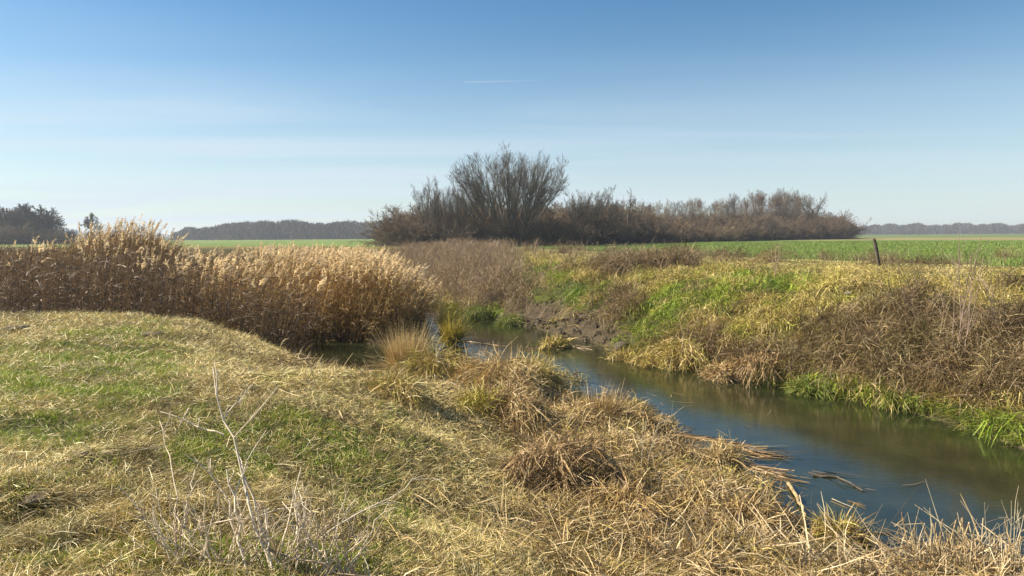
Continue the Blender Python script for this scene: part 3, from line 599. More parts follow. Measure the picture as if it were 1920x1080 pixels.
for i in order:
    pr = protos[rng.randint(0, 5) if stand[i] > .4 else rng.randint(5, 8)]
    o = empty('reed', base[i], rng.normal(-.2, .5)); s = Hh[i] / 2.0; o.scale = (1.0, 1.0, s)
    if stand[i] > .4: tag(o, 'tall reed with a pale feathery plume at the edge of the golden stand', 'reed', 'plumed reeds fronting the golden stand')
    else: tag(o, 'scattered reed with a pale plume above the brown tangle behind the meadow', 'reed', 'plumed reeds scattered over the brown tangle')
    for me, nm in zip(pr, ('stem', 'leaves', 'plume')): link(nm, me, None, o)

# ------------------------------------------------------------------ trees
def grow(rng, out, p, d, L, r, lvl, P):
    npc = P['pieces'][lvl]; d = np.array(d, float); p = np.array(p, float); nb = P['kids'][lvl] if lvl < len(P['kids']) else 0
    pts = [p]; ds = [d]; tip = P['tip'][lvl]
    for i in range(npc):
        d = d + rng.normal(size=3) * P['wig'][lvl] + UP * P['up'][lvl]; d /= np.linalg.norm(d)
        q = p + d * (L / npc); r0 = r * (1 - (1 - tip) * i / npc); r1 = r * (1 - (1 - tip) * (i + 1) / npc)
        out.append((p, q, r0, r1, lvl)); p = q; pts.append(p); ds.append(d)
    for j in range(nb):
        t = rng.uniform(P['from'][lvl], 1.0); f = t * npc; i = min(int(f), npc - 1); b = pts[i] + (pts[i + 1] - pts[i]) * (f - i)
        ax = rng.normal(size=3); dd = ds[i + 1]; ax -= dd * (ax @ dd); ax /= np.linalg.norm(ax)
        an = math.radians(P['ang'][lvl] * rng.uniform(.6, 1.3)); nd = dd * math.cos(an) + ax * math.sin(an)
        grow(rng, out, b, nd, L * P['len'][lvl] * rng.uniform(.7, 1.2) * (1.15 - .5 * t), max(r * (1 - (1 - tip) * t) * P['rad'][lvl], P['rmin']), lvl + 1, P)
def tree_meshes(seed, P, starts, split=2, col=(.12, .10, .085), col2=None):
    rng = RS(seed); out = []
    for (p, d, L, r) in starts(rng): grow(rng, out, p, np.array(d) / np.linalg.norm(d), L, r, 0, P)
    a = np.array([s[0] for s in out]); b = np.array([s[1] for s in out]); r0 = np.array([s[2] for s in out]); r1 = np.array([s[3] for s in out]); lv = np.array([s[4] for s in out])
    top = np.percentile(b[:, 2], 99.7); res = []
    for nm, m, sides in (('trunk', lv < split, 6), ('crown', lv >= split, 3)):
        G_ = Geo(); n = m.sum(); c = palette(rng, n, [col, col2 or col], jit=.2)
        G_.tubes(a[m], b[m], r0[m], r1[m], c, sides)
        me = np_mesh(nm, np.concatenate(G_.v), np.concatenate(G_.q), np.concatenate(G_.c)); me.materials.append(BARK if nm == 'trunk' else TWIG); res.append(me)
    return res, top
def fan(k, spread, L, r, rad=.5):
    def f(rng):
        o = []
        for i in range(k):
            a = 2 * math.pi * i / k + rng.uniform(-.4, .4); a = i * 2.39996 + rng.uniform(-.25, .25); s = math.radians(spread) * math.sqrt((i + .5) / k)
            o.append(((math.cos(a) * rad * rng.rand(), math.sin(a) * rad * rng.rand(), -.3), (math.cos(a) * math.sin(s), math.sin(a) * math.sin(s), math.cos(s)), L * rng.uniform(.88, 1.06), r * rng.uniform(.6, 1.1)))
        return o
    return f
def single_trunk(L, r): return lambda rng: [((0, 0, -.3), (rng.normal() * .06, rng.normal() * .06, 1), L, r)]
WILLOW = dict(pieces=[7, 4, 3, 2], kids=[9, 8, 6], ang=[22, 26, 32], wig=[.03, .08, .12, .15], up=[.025, .05, .05, .03], tip=[.25, .3, .4, .5], len=[.37, .5, .5], rad=[.5, .5, .6], rmin=.0085, **{'from': [.38, .2, .15]})
SLENDER = dict(pieces=[8, 3, 3, 2], kids=[26, 7, 5], ang=[32, 30, 34], wig=[.035, .10, .13, .15], up=[.02, .10, .06, .02], tip=[.15, .3, .4, .5], len=[.33, .55, .5], rad=[.42, .5, .6], rmin=.014, **{'from': [.24, .2, .15]})
OAK = dict(pieces=[4, 5, 4, 3], kids=[10, 8, 8], ang=[52, 46, 46], wig=[.07, .17, .22, .25], up=[.0, .05, .04, .02], tip=[.5, .3, .3, .5], len=[.85, .5, .45], rad=[.5, .5, .6], rmin=.015, **{'from': [.45, .25, .15]})
SHRUB = dict(pieces=[4, 3, 2], kids=[8, 8], ang=[36, 42], wig=[.14, .2, .2], up=[.02, .02, .0], tip=[.4, .4, .5], len=[.55, .5], rad=[.55, .6], rmin=.014, **{'from': [.1, .1]})
LIB = {}
LIB['willow'] = [tree_meshes(31, WILLOW, fan(48, 45, 9.2, .12, 1.5), 2, (.085, .07, .055), (.12, .10, .08))]
LIB['small_willow'] = [tree_meshes(40 + j, WILLOW, fan(12, 24, 8.0, .12, .6), 2, (.125, .105, .09), (.15, .125, .10)) for j in range(2)]
LIB['slender'] = [tree_meshes(50 + j, SLENDER, single_trunk(11, .16), 1, *[((.12, .095, .075), (.16, .12, .09)), ((.17, .125, .09), (.22, .16, .11)), ((.10, .085, .075), (.14, .115, .095)), ((.19, .15, .11), (.24, .19, .13))][j]) for j in range(4)]
LIB['oak'] = [tree_meshes(60 + j, OAK, single_trunk(4.6, .24), 2, (.115, .09, .068), (.16, .12, .085)) for j in range(3)]
DENSE = dict(OAK, kids=[13, 10, 10], rmin=.04, rad=[.5, .5, .7])
LIB['dense_oak'] = [tree_meshes(160 + j, DENSE, single_trunk(4.0, .3), 2, (.10, .08, .065), (.13, .10, .08)) for j in range(2)]
LIB['shrub'] = [tree_meshes(70 + j, SHRUB, fan(42, 66, 2.5, .035, .8), 1, *[((.19, .13, .085), (.26, .19, .12)), ((.15, .11, .08), (.21, .155, .11)), ((.21, .16, .10), (.30, .235, .145)), ((.11, .085, .065), (.17, .13, .095))][j]) for j in range(4)]
TR = RS(77)
def tree(kind, u, D, vtop, name, label, cat, group=None, wide=1.0, var=None, base_z=None):
    lib = LIB[kind]; (meshes, top) = lib[var if var is not None else TR.randint(len(lib))]
    dx = (u - CX) / FPX; x_, y_ = D * dx, D; z_ = H(x_, y_) if base_z is None else base_z
    ztop = CAMZ + (horizon(u) - vtop) / FPX * D; s = (ztop - z_) / top
    o = empty(name, (x_, y_, z_), TR.uniform(0, 6.28)); o.scale = (s * wide, s * wide, s); tag(o, label, cat, group)
    for me, nm in zip(meshes, ('trunk', 'crown') if cat == 'tree' else ('stems', 'twigs')): link(nm, me, None, o)
    return o
def gD(u): return float(np.interp(u, [700, 1050, 1280, 1400, 1600], [100, 112, 140, 165, 235]))
t = tree('willow', 955, 108, 284, 'willow_tree', 'tallest bare willow fanning many stems above the grove', 'tree', wide=.92)
sk = lambda u: float(np.interp(u, [715, 740, 760, 800, 840, 880, 1050, 1080, 1110, 1150, 1190, 1250, 1300, 1350, 1400, 1450, 1490, 1530, 1550, 1580, 1605], [428, 410, 396, 362, 352, 345, 372, 374, 362, 366, 370, 374, 374, 366, 360, 358, 356, 372, 398, 408, 432]))
tree('small_willow', 808, 106, 334, 'bare_tree', 'bare forked tree left of the tallest willow', 'tree', var=0, wide=.75)
tree('small_willow', 838, 110, 343, 'bare_tree', 'upright bare tree close against the tallest willow', 'tree', var=1, wide=.7)
tree('small_willow', 868, 104, 330, 'bare_tree', 'bare tree half merged into the left edge of the tallest willow', 'tree', var=0, wide=.6)
tree('small_willow', 1112, 118, 351, 'bare_tree', 'broad bare tree standing alone right of the tallest willow', 'tree', var=1, wide=1.15)
tree('small_willow', 1085, 116, 360, 'bare_tree', 'narrow bare tree just left of the broad lone one', 'tree', var=0, wide=.8)
tree('small_willow', 1145, 121, 364, 'bare_tree', 'bare tree between the broad lone one and the single-trunked spreading one', 'tree', var=0, wide=.8)
tree('oak', 1182, 124, 355, 'bare_tree', 'open spreading tree on a single straight trunk above the shrubs', 'tree', var=0, wide=.62)
tree('oak', 1397, 168, 408, 'field_tree', 'small round bare tree at the field edge before the shrubs', 'tree', var=1, wide=.8)
tree('oak', 1447, 178, 400, 'field_tree', 'small brown bare tree at the field edge, right of the round one', 'tree', var=2, wide=.9)
tree('oak', 1522, 232, 362, 'bare_tree', 'dark broad tree at the right end of the grove', 'tree', var=2, wide=.8)
tree('oak', 1478, 225, 355, 'bare_tree', 'tall round-topped tree second from the right end of the grove', 'tree', var=0, wide=.75)
GW = 'slender trees packed in the grove behind the levee'
for row, (dd, dv) in enumerate(((26, 2), (38, 0), (16, 14), (48, 4))):
    for u in np.arange(1200 + 7 * row, 1520, 13.5):
        uu = u + TR.uniform(-5, 5); tree('slender', uu, gD(uu) + dd + TR.uniform(-6, 6), sk(uu) + dv + TR.uniform(-6, 16), 'slender_tree', 'slender bare tree packed into the right half of the grove', 'tree', GW, wide=TR.uniform(.7, 1.05))
for u in np.arange(765, 1190, 16):
    uu = u + TR.uniform(-6, 6); tree('slender', uu, gD(uu) + 14 + TR.uniform(0, 8), max(sk(uu) + 18, 372) + TR.uniform(-10, 18), 'slender_tree', 'thin bare tree rising behind the brown shrubs of the grove', 'tree', 'thin trees behind the grove shrubs', wide=TR.uniform(.7, 1.05))
for row, (dd, hh) in enumerate(((0, 411), (5, 400), (10, 389), (15, 384))):
    for u in np.arange(768 + 6 * row, 1200, 17):
        uu = u + TR.uniform(-5, 5); top = max(hh, sk(uu) + 6) + TR.uniform(-8, 14)
        tree('shrub', uu, gD(uu) + dd + TR.uniform(-2, 2), top, 'bare_shrub', 'brown leafless shrub in the thicket under the tall bare trees', 'shrub', 'shrubs along the left half of the grove', wide=1.15)
for row, (dd, hh) in enumerate(((0, 422), (7, 414), (14, 406), (21, 398))):
    for u in np.arange(1195 + 5 * row, 1570, 15):
        uu = u + TR.uniform(-5, 5); top = max(hh + (uu - 1200) * .012 - 17 * float(smooth(1510, 1550, uu)), sk(uu) + 2) + TR.uniform(-6, 10)
        tree('shrub', uu, gD(uu) + dd + TR.uniform(-2, 3), top, 'bare_shrub', 'purplish brown leafless shrub along the field edge of the grove', 'shrub', 'shrubs along the right half of the grove', wide=1.2)
# trees behind the reeds at the far left
for u, vt, kd, vr, lab in ((12, 381, 'dense_oak', 0, 'large dark round tree at the far left behind the reeds'), (52, 382, 'dense_oak', 1, 'dark round tree standing right beside the large far left one'), (33, 384, 'dense_oak', 0, 'dark tree filling the gap between the two big far left crowns'), (68, 386, 'dense_oak', 0, 'dark tree third from the right end of the far left clump'), (98, 404, 'dense_oak', 1, 'lowest dark tree at the right tip of the far left clump'), (84, 390, 'dense_oak', 0, 'smaller dark tree next to the lowest one of the far left clump'), (-30, 385, 'dense_oak', 1, 'dark tree cut by the frame edge beyond the reeds')):
    tree(kd, u, 230, vt, 'distant_tree', lab, 'tree', var=vr, wide=1.15)
for u, vt in ((0, 418), (40, 416), (75, 420), (110, 428), (-40, 415)):
    tree('shrub', u, 226, vt, 'distant_shrub', 'dark undergrowth filling the foot of the far left clump', 'shrub', 'undergrowth below the far left trees', wide=1.6)
tree('dense_oak', 176, 260, 399, 'distant_tree', 'small lone tree top showing over the reed hump', 'tree', var=1, wide=.7)
for u, vt, vr in ((1688, 430, 0), (1722, 431, 1), (1738, 430, 2), (1780, 431, 1)):
    tree('oak', u, 560, vt, 'orchard_tree', 'tiny roundish tree on the plain before the far right wood', 'tree', 'tiny trees on the far plain', var=vr, wide=.9)

# far woods: each one a mass that reads as a band
def far_wood(name, label, seed, u0, u1, D0, D1, prof, n, wood):
    rng = RS(seed); geo = Geo()
    u = rng.uniform(u0, u1, n); D = rng.uniform(D0, D1, n); vt = np.interp(u, prof[0], prof[1]) + 2.6 * fbm(u, u * 0, 22, seed, 3) * 2
    ztop = CAMZ + (horizon(u) - vt) / FPX * D; hgt = np.maximum(ztop - 1.4, 2); x = (u - CX) / FPX * D
    k = 48; N = n * k; X = np.repeat(x, k); Y = np.repeat(D, k); Hq = np.repeat(hgt, k); t = rng.rand(N) ** 1.15
    rad = Hq * .28 * np.sqrt(np.maximum(1 - ((t - .45) / .6) ** 2, .12)); a = rng.uniform(0, 6.28, N); rr = rad * np.sqrt(rng.rand(N))
    P = np.stack([X + np.cos(a) * rr, Y + np.sin(a) * rr, 1.3 + Hq * t * .86], -1)
    dd, _ = dirs(rng, N, np.radians(np.abs(rng.normal(0, 32, N))))
    geo.ribbons(P, dd, Hq * rng.uniform(.1, .22, N), Hq * rng.uniform(.018, .05, N), rng.normal(size=(N, 3)) * .1, palette(rng, N, wood), 2, rng, .2)
    geo.tubes(np.stack([x, D, 0 * x + .8], -1), np.stack([x, D, 1.4 + hgt * .7], -1), hgt * .02, hgt * .01, np.array([[.08, .07, .06]]), 4)
    o = geo.build(name, TWIG); tag(o, label, 'woodland', kind='stuff')
WOOD = [(.085, .07, .058), (.12, .098, .078), (.065, .058, .052)]
far_wood('far_woods', 'blue grey band of distant bare woodland left of the grove', 5, 326, 800, 520, 640, ([326, 345, 400, 480, 520, 620, 690, 800], [434, 428, 423, 416, 414, 416, 413, 414]), 800, WOOD)
far_wood('far_woods', 'low blue wood on the horizon at the far right', 6, 1590, 1990, 900, 1100, ([1590, 1640, 1680, 1760, 1990], [428, 422, 420, 419, 418]), 900, WOOD)
far_wood('far_woods', 'dim band of distant trees on the far left horizon behind the reeds', 7, -140, 330, 620, 760, ([-140, 100, 200, 330], [420, 425, 436, 440]), 220, WOOD)

# ------------------------------------------------------------------ single plants on the near bank and in the water
GOLD = [(.58, .42, .18), (.46, .31, .12), (.70, .56, .30), (.40, .28, .11)]; OLIVE = [(.46, .39, .08), (.56, .46, .10), (.34, .32, .06)]; BROWN = [(.40, .26, .12), (.50, .36, .18), (.27, .175, .085)]
def tussock(px, py, R_, Hq, n, cols, label, seed, droop=1.0, upright=.5, name='sedge_tussock', cat='tussock', group=None, mat=None, wid=.009):
    p = ground_at(px, py); rng = RS(seed); geo = Geo()
    if name == 'sedge_tussock' and upright < 1.2: Hq = Hq * .85; n = int(n * 1.35)
    if upright < 1.2:
        n = int(n * 1.5); a = rng.uniform(0, 6.28, n); th = np.arccos(rng.uniform(.0, 1, n)) * rng.uniform(.8, 1.05, n); lump = 1 + .35 * np.sin(a * 2 + seed) * np.sin(th) + .22 * np.sin(a * 5 + 2 * seed)
        rad = R_ * lump * rng.uniform(.72, 1.0, n); hz_ = Hq * .8 * lump * rng.uniform(.75, 1.0, n)
        b = np.stack([np.cos(a) * np.sin(th) * rad, np.sin(a) * np.sin(th) * rad, np.cos(th) * hz_ - .03], -1)
        nor = norm(np.stack([np.cos(a) * np.sin(th), np.sin(a) * np.sin(th), np.cos(th)], -1)); tan = norm(np.stack([np.cos(a) * np.cos(th), np.sin(a) * np.cos(th), -np.sin(th) * .8], -1))
        tips = (rng.rand(n, 1) < .16 + .25 * max(upright - .6, 0)); drn = norm(np.where(tips, UP[None] + nor * .5, tan * .9 + nor * .25) + rng.normal(size=(n, 3)) * .42 + np.array([.1, -.05, 0]))
        geo.ribbons(b, drn, (Hq * .35 + .12) * rng.uniform(.5, 1.25, n), rng.uniform(.6, 1.3, n) * wid * 1.15, rng.normal(size=(n, 3)) * .25 - UP * .35 * droop, palette(rng, n, cols), 3, rng, .3)
        o = geo.build(name, mat or STRAW); o.location = p; tag(o, label, cat, group); return o
    a = rng.uniform(0, 6.28, n); rr = R_ * .62 * np.sqrt(rng.rand(n))
    t = np.radians(np.clip(rng.normal(0, 1, n) * 30 * (1.6 - upright) + rr / (R_ * .62) * (14 if upright >= 1.2 else 30), -75, 80))
    dr = np.stack([np.cos(a) * np.sin(t), np.sin(a) * np.sin(t), np.cos(t)], -1)
    dr = norm(dr + rng.normal(size=(n, 3)) * .13 + np.array([.08, -.04, 0])); b = np.stack([np.cos(a) * rr, np.sin(a) * rr, -.04 + 0 * a], -1)
    L = Hq * rng.uniform(.55, 1.25, n)
    bend = np.stack([np.cos(a) * .55, np.sin(a) * .55, -.75 * np.ones(n)], -1) * (droop * rng.uniform(.1, 1.0, n))[:, None] + rng.normal(size=(n, 3)) * .22
    geo.ribbons(b, dr, L, rng.uniform(.6, 1.2, n) * wid, bend, palette(rng, n, cols), 4, rng, .2)
    m = n // 3; dr, a = dirs(rng, m, np.radians(rng.uniform(60, 100, m))); rr = R_ * np.sqrt(rng.rand(m))
    geo.ribbons(np.stack([np.cos(a) * rr, np.sin(a) * rr, rng.uniform(0, Hq * .35, m)], -1), dr, Hq * rng.uniform(.3, .9, m), rng.uniform(.6, 1.2, m) * wid, rng.normal(size=(m, 3)) * .3 - UP * .2, palette(rng, m, cols) * .9, 3, rng, .3)
    o = geo.build(name, mat or STRAW); o.location = p; tag(o, label, cat, group); return o
tussock(762, 704, .36, .86, 2000, [(.66, .50, .24), (.54, .38, .15), (.72, .58, .33)], 'tall upright straw tuft at the waterside before the reed stand', 1, .16, 1.5)
tussock(820, 722, .6, .85, 1500, BROWN + OLIVE, 'brown and yellow tussock right of the tall straw tuft', 2, .9, .7)
tussock(735, 745, .4, .42, 600, GOLD + OLIVE, 'low yellowish tussock left below the tall straw tuft', 22, .8, .7)
tussock(935, 745, .68, .95, 2400, GOLD, 'large golden dome tussock beside the blue water', 3, 1.0, .75)
tussock(1000, 735, .5, .8, 1600, OLIVE + GOLD, 'olive gold tussock on the water side of the large dome', 23, .7, .95)
tussock(960, 800, .55, .75, 1700, BROWN + GOLD, 'drooping brown tussock over a dark hollow below the large dome', 4, 1.2, .5)
tussock(1132, 790, .3, .5, 700, GOLD + BROWN, 'small upright golden tuft at a notch in the shore', 5, .45, 1.2)
tussock(1075, 800, .5, .38, 800, BROWN + GOLD, 'flattened tan tussock between the large dome and the shore notch', 24, 1.1, .5)
tussock(900, 775, .3, .42, 500, OLIVE, 'yellow green tuft on the inland side of the large dome', 25, .5, 1.0)
tussock(1355, 868, .3, .30, 500, GOLD, 'small pale tuft standing in shallow water among floating stalks', 6, .7, .9)
tussock(1395, 985, .42, .34, 1100, GOLD + BROWN, 'rounded straw tussock at the root of the bent branch', 7, 1.2, .6)
tussock(1320, 940, .5, .3, 1000, [(.53, .42, .25), (.44, .32, .16)], 'pale matted tussock up the shore from the bent branch', 8, 1.3, .4)
tussock(1572, 1012, .2, .26, 420, BROWN + OLIVE, 'little dark tuft with blackish spikes at the water corner', 9, .5, 1.0)
tussock(1180, 985, .42, .5, 1100, BROWN + GOLD, 'dark brown tussock on the shelf in the lower middle', 10, 1.0, .6)
tussock(1040, 905, .5, .6, 1300, BROWN, 'shaggy reddish brown tussock at the foot of the mown slope', 26, 1.1, .6)
tussock(1240, 860, .55, .38, 1200, [(.50, .38, .2), (.40, .28, .14)], 'tan tussock spilling towards the floating stalks', 27, 1.2, .5)
tussock(1120, 865, .5, .40, 1000, GOLD + BROWN, 'tan brown tussock behind the shaggy reddish one', 28, 1.1, .6)
tussock(1290, 975, .45, .32, 900, GOLD + BROWN, 'low straw tussock inland of the rounded one at the branch', 29, 1.2, .5)
tussock(846, 648, .17, .72, 520, OLIVE + [(.5, .33, .05)], 'yellow green rush clump standing out in the stream', 11, .25, 1.5, 'rush_clump', 'rushes', None, GRASS, .02)
tussock(838, 616, .2, .62, 340, [(.5, .36, .06)] + OLIVE, 'yellow rush clump behind the one in the stream', 12, .3, 1.2, 'rush_clump', 'rushes', None, GRASS, .02)
tussock(1040, 652, .35, .32, 450, OLIVE + GOLD, 'small yellow rush islet by the muddy far bank', 13, .6, .9, 'rush_clump', 'rushes', None, GRASS, .02)
for i, (px, py, R_, Hq, cols, lab) in enumerate([(1180, 674, .4, .25, OLIVE + GOLD, 'yellow fringe tussock beside the grey stone on the far shore'), (1225, 684, .5, .32, OLIVE + GOLD, 'yellow green tussock second from the grey stone on the far shore'),
        (1280, 675, .65, .62, GOLD + OLIVE, 'big golden tussock arching over the far shore'), (1352, 708, .4, .40, GOLD + BROWN, 'tan overhanging tussock beside the dark hollow on the far shore'), (1440, 690, .7, .48, BROWN, 'dark brown swept tussock on the far slope')]):
    tussock(px, py, R_, Hq, 900, cols, lab, 40 + i, 1.0, .7, wid=.013)
for i, (px, py, R_, Hq, lab) in enumerate([(1520, 739, .32, .3, 'tallest bright green tuft on the far shore'), (1690, 745, .45, .16, 'broad bright green patch set back from the far shore'), (905, 590, .7, .4, 'lush green clump on the far shore at the bend'), (965, 608, .6, .35, 'lush green clump right of the one at the bend')]):
    tussock(px, py, R_, Hq, 1500, [(.18, .25, .03), (.27, .33, .05), (.10, .15, .025), (.30, .26, .08)], lab, 60 + i, .9, .2, 'green_tuft', 'grass tuft', None, GRASS, .010)

# cut reed stubble in the right corner
def stubble(px, py, R_, n, label, seed, tall):
    p = ground_at(px, py); rng = RS(seed); geo = Geo()
    a = rng.uniform(0, 6.28, n); rr = R_ * np.sqrt(rng.rand(n)); t = np.radians(np.abs(rng.normal(0, 28, n)))
    a2 = rng.uniform(0, 6.28, n); L = rng.uniform(.08, .35, n) * tall
    b = np.stack([np.cos(a) * rr, np.sin(a) * rr * .6, -.03 + 0 * a], -1); d = np.stack([np.cos(a2) * np.sin(t), np.sin(a2) * np.sin(t), np.cos(t)], -1)
    e = b + d * L[:, None]; r = rng.uniform(.003, .0065, n)
    geo.tubes(b, e, r, r * .9, palette(rng, n, [(.52, .40, .23), (.42, .30, .15), (.60, .50, .33)]), 5)
    st = geo.build('cut_reed_clump', STRAW); st.location = p; tag(st, label, 'reed stubble')
    geo = Geo(); m = n * 3; dr, a = dirs(rng, m, np.radians(np.clip(rng.normal(70, 20, m), 10, 98))); rr = R_ * 1.2 * np.sqrt(rng.rand(m)); ph = rng.uniform(0, 6.28, m)
    geo.ribbons(np.stack([np.cos(ph) * rr, np.sin(ph) * rr * .7, rng.uniform(0, .16, m)], -1), dr, rng.uniform(.15, .6, m), rng.uniform(.005, .013, m), rng.normal(size=(m, 3)) * .25 - UP * .15, palette(rng, m, [(.52, .40, .23), (.40, .28, .13), (.58, .48, .31)]), 3, rng, .4)
    geo.build('leaves', STRAW, st)
stubble(1810, 1085, .5, 200, 'tallest cut reed stubble with a bristle of pale spikes in the right corner', 81, 1.5)
stubble(1700, 1095, .45, 110, 'leaning pale cut stalks left of the bristling corner stubble', 82, .9)
stubble(1560, 1080, .5, 90, 'low cut reed stubble below the water corner', 83, .6)
stubble(1260, 1060, .5, 130, 'splayed broken reed stalks at the bottom edge, lower middle', 84, 1.0)
stubble(1400, 1066, .5, 120, 'scattered cut stalks between the two lower stubble clumps', 85, .6)

# pale dead woody stalks in the left foreground
def stalk(geo, p, d, L, r, rng, col, kids=2, wig=.12, lvl=0):
    n = 6; pts = [np.array(p, float)]; d = np.array(d, float) / np.linalg.norm(d)
    for i in range(n):
        d = d + rng.normal(size=3) * wig; d /= np.linalg.norm(d); pts.append(pts[-1] + d * L / n)
    geo.path(pts, np.linspace(r, r * .45, n + 1), col, 6)
    if lvl < 2:
        for j in range(kids):
            i = rng.randint(2, n); ax = rng.normal(size=3); stalk(geo, pts[i], norm(d + ax * .6), L * rng.uniform(.25, .5), r * .55, rng, col, 1, wig, lvl + 1)
PALE = [(.70, .59, .44), (.58, .48, .35), (.38, .29, .20)]
sp = ground_at(500, 1075); dead = empty('dead_shrub', sp); tag(dead, 'pale grey dead shrub of bare crossing stalks in the left foreground', 'dead shrub'); rng = RS(5)
def toward(px, py, depth):
    """the point on a pixel's ray at a given depth, relative to the dead shrub's foot"""
    v = ray(px, py); t = depth / v[1]; return np.array([v[0] * t, depth, CAMZ + v[2] * t]) - np.array(sp)
def stick(a, b, da, db, r, kids=2, col=None):
    P0 = toward(a[0], a[1], sp.y + da); P1 = toward(b[0], b[1], sp.y + db); geo = Geo(); L = np.linalg.norm(P1 - P0)
    n = 8; pts = [P0 + (P1 - P0) * (i / n) + rng.normal(size=3) * L * .014 * (0 < i < n) for i in range(n + 1)]
    c = col or PALE[rng.randint(3)]; geo.path(pts, np.linspace(r, r * .45, n + 1), c, 6)
    for j in range(kids):
        i = rng.randint(3, n); dd = norm((P1 - P0) / L + rng.normal(size=3) * .55); stalk(geo, pts[i], dd, L * rng.uniform(.12, .3), r * .5, rng, c, 1, .1, 1)
    geo.build('stalk', TWIG, dead)
for a_, b_, da, db, r, kd in [((520, 1110), (400, 690), -.1, .55, .011, 4), ((530, 1100), (455, 885), 0, .25, .012, 2), ((480, 1090), (395, 860), .05, .5, .010, 3), ((470, 1100), (425, 880), -.1, .2, .009, 2), ((520, 1060), (565, 875), .1, .5, .008, 1), ((560, 1100), (555, 925), 0, .3, .008, 2),
        ((500, 1030), (720, 1090), 0, -.1, .008, 1), ((600, 1110), (560, 920), -.05, .35, .009, 2), ((350, 1000), (575, 940), .1, .2, .006, 1), ((345, 990), (365, 880), .1, .4, .008, 1), ((340, 985), (300, 790), .1, .9, .005, 2), ((660, 1100), (640, 985), 0, .15, .006, 1),
        ((440, 1100), (300, 965), -.05, .3, .007, 2), ((540, 1090), (480, 940), .1, .3, .009, 2), ((510, 1085), (497, 955), -.1, .1, .008, 1), ((600, 1010), (800, 890), .3, .9, .006, 2), ((420, 815), (300, 772), .9, 1.0, .007, 1), ((355, 765), (335, 800), 1.1, 1.0, .006, 1), ((460, 1000), (445, 930), .2, .3, .006, 1), ((580, 1110), (690, 1000), -.1, .1, .007, 2)]:
    stick(a_, b_, da, db, r * .85, kd + 1)
for i in range(95):
    a0 = rng.uniform(300, 700); q_ = rng.uniform(.5, 1); stick((a0, 1100), (a0 + rng.normal() * 70, 1090 - 190 * q_), -.1 + .1 * rng.rand(), .25 * rng.rand(), rng.uniform(.002, .0052), 1)

# slender sapling on the far bank and thin twigs on the near shore
def sapling(px, py, label, seed, k, Hq, spread, r, col, name='bare_sapling', cat='sapling'):
    p = ground_at(px, py); rng = RS(seed); o = empty(name, p); tag(o, label, cat)
    for i in range(k):
        geo = Geo(); a = rng.uniform(0, 6.28); s = spread * rng.uniform(.1, 1); stalk(geo, (rng.normal() * .05, rng.normal() * .05, -.05), (math.cos(a) * s, math.sin(a) * s, 1), Hq * rng.uniform(.55, 1.05), r, rng, col, 3, .05); geo.build('stem', TWIG, o)
    return o
sapling(1800, 695, 'tall thin bare sapling rising from the far bank brambles', 91, 7, 2.6, .2, .008, (.27, .20, .16))
sapling(1880, 640, 'leaning bare twigs at the right frame edge above the brambles', 92, 6, 1.6, .6, .006, (.17, .13, .10))
sapling(1690, 590, 'thin crossing twigs on the levee below the fence post', 93, 6, 1.3, .5, .007, (.19, .14, .10))
sapling(1255, 500, 'small dark weed cluster standing on the levee shoulder', 94, 9, 1.0, .25, .009, (.16, .12, .09), 'dead_weed', 'weed')
sapling(1455, 520, 'pale feathery weed standing alone on the levee top', 95, 8, 1.0, .14, .007, (.36, .28, .18), 'dead_weed', 'weed')
sapling(1205, 905, 'pale branching twig stretching over the stream from the near shore', 96, 2, 1.25, .35, .005, (.48, .42, .33), 'dead_weed', 'weed')
sapling(1165, 800, 'cluster of dark hair thin stalks at the shore notch', 97, 9, .75, .3, .003, (.15, .11, .08), 'dead_weed', 'weed')
sapling(823, 705, 'dark bare stalks standing in the brown tussock by the tall straw tuft', 98, 6, .95, .18, .007, (.20, .15, .11), 'dead_weed', 'weed')
sapling(958, 720, 'single dark spike on top of the large dome tussock', 99, 1, .9, .05, .007, (.2, .13, .08), 'dead_weed', 'weed')
sapling(1890, 1070, 'thin pale whips curving beside the corner stubble', 100, 9, .8, .6, .0035, (.5, .42, .3), 'dead_weed', 'weed')

# fence post
p = ground_at(1649, 499); geo = Geo(); h_ = .84
pts = [(0, 0, -.3), (-.01, 0, 0), (-.07, 0, h_ * .35), (-.13, .0, h_ * .7), (-.19, .0, h_ * .97), (-.195, 0, h_)]
geo.path(pts, [.058, .058, .054, .056, .05, .03], (.07, .055, .045), 8)
o = geo.build('fence_post', BARK); o.location = p; tag(o, 'dark weathered fence post leaning left at the wheat field edge', 'fence post')

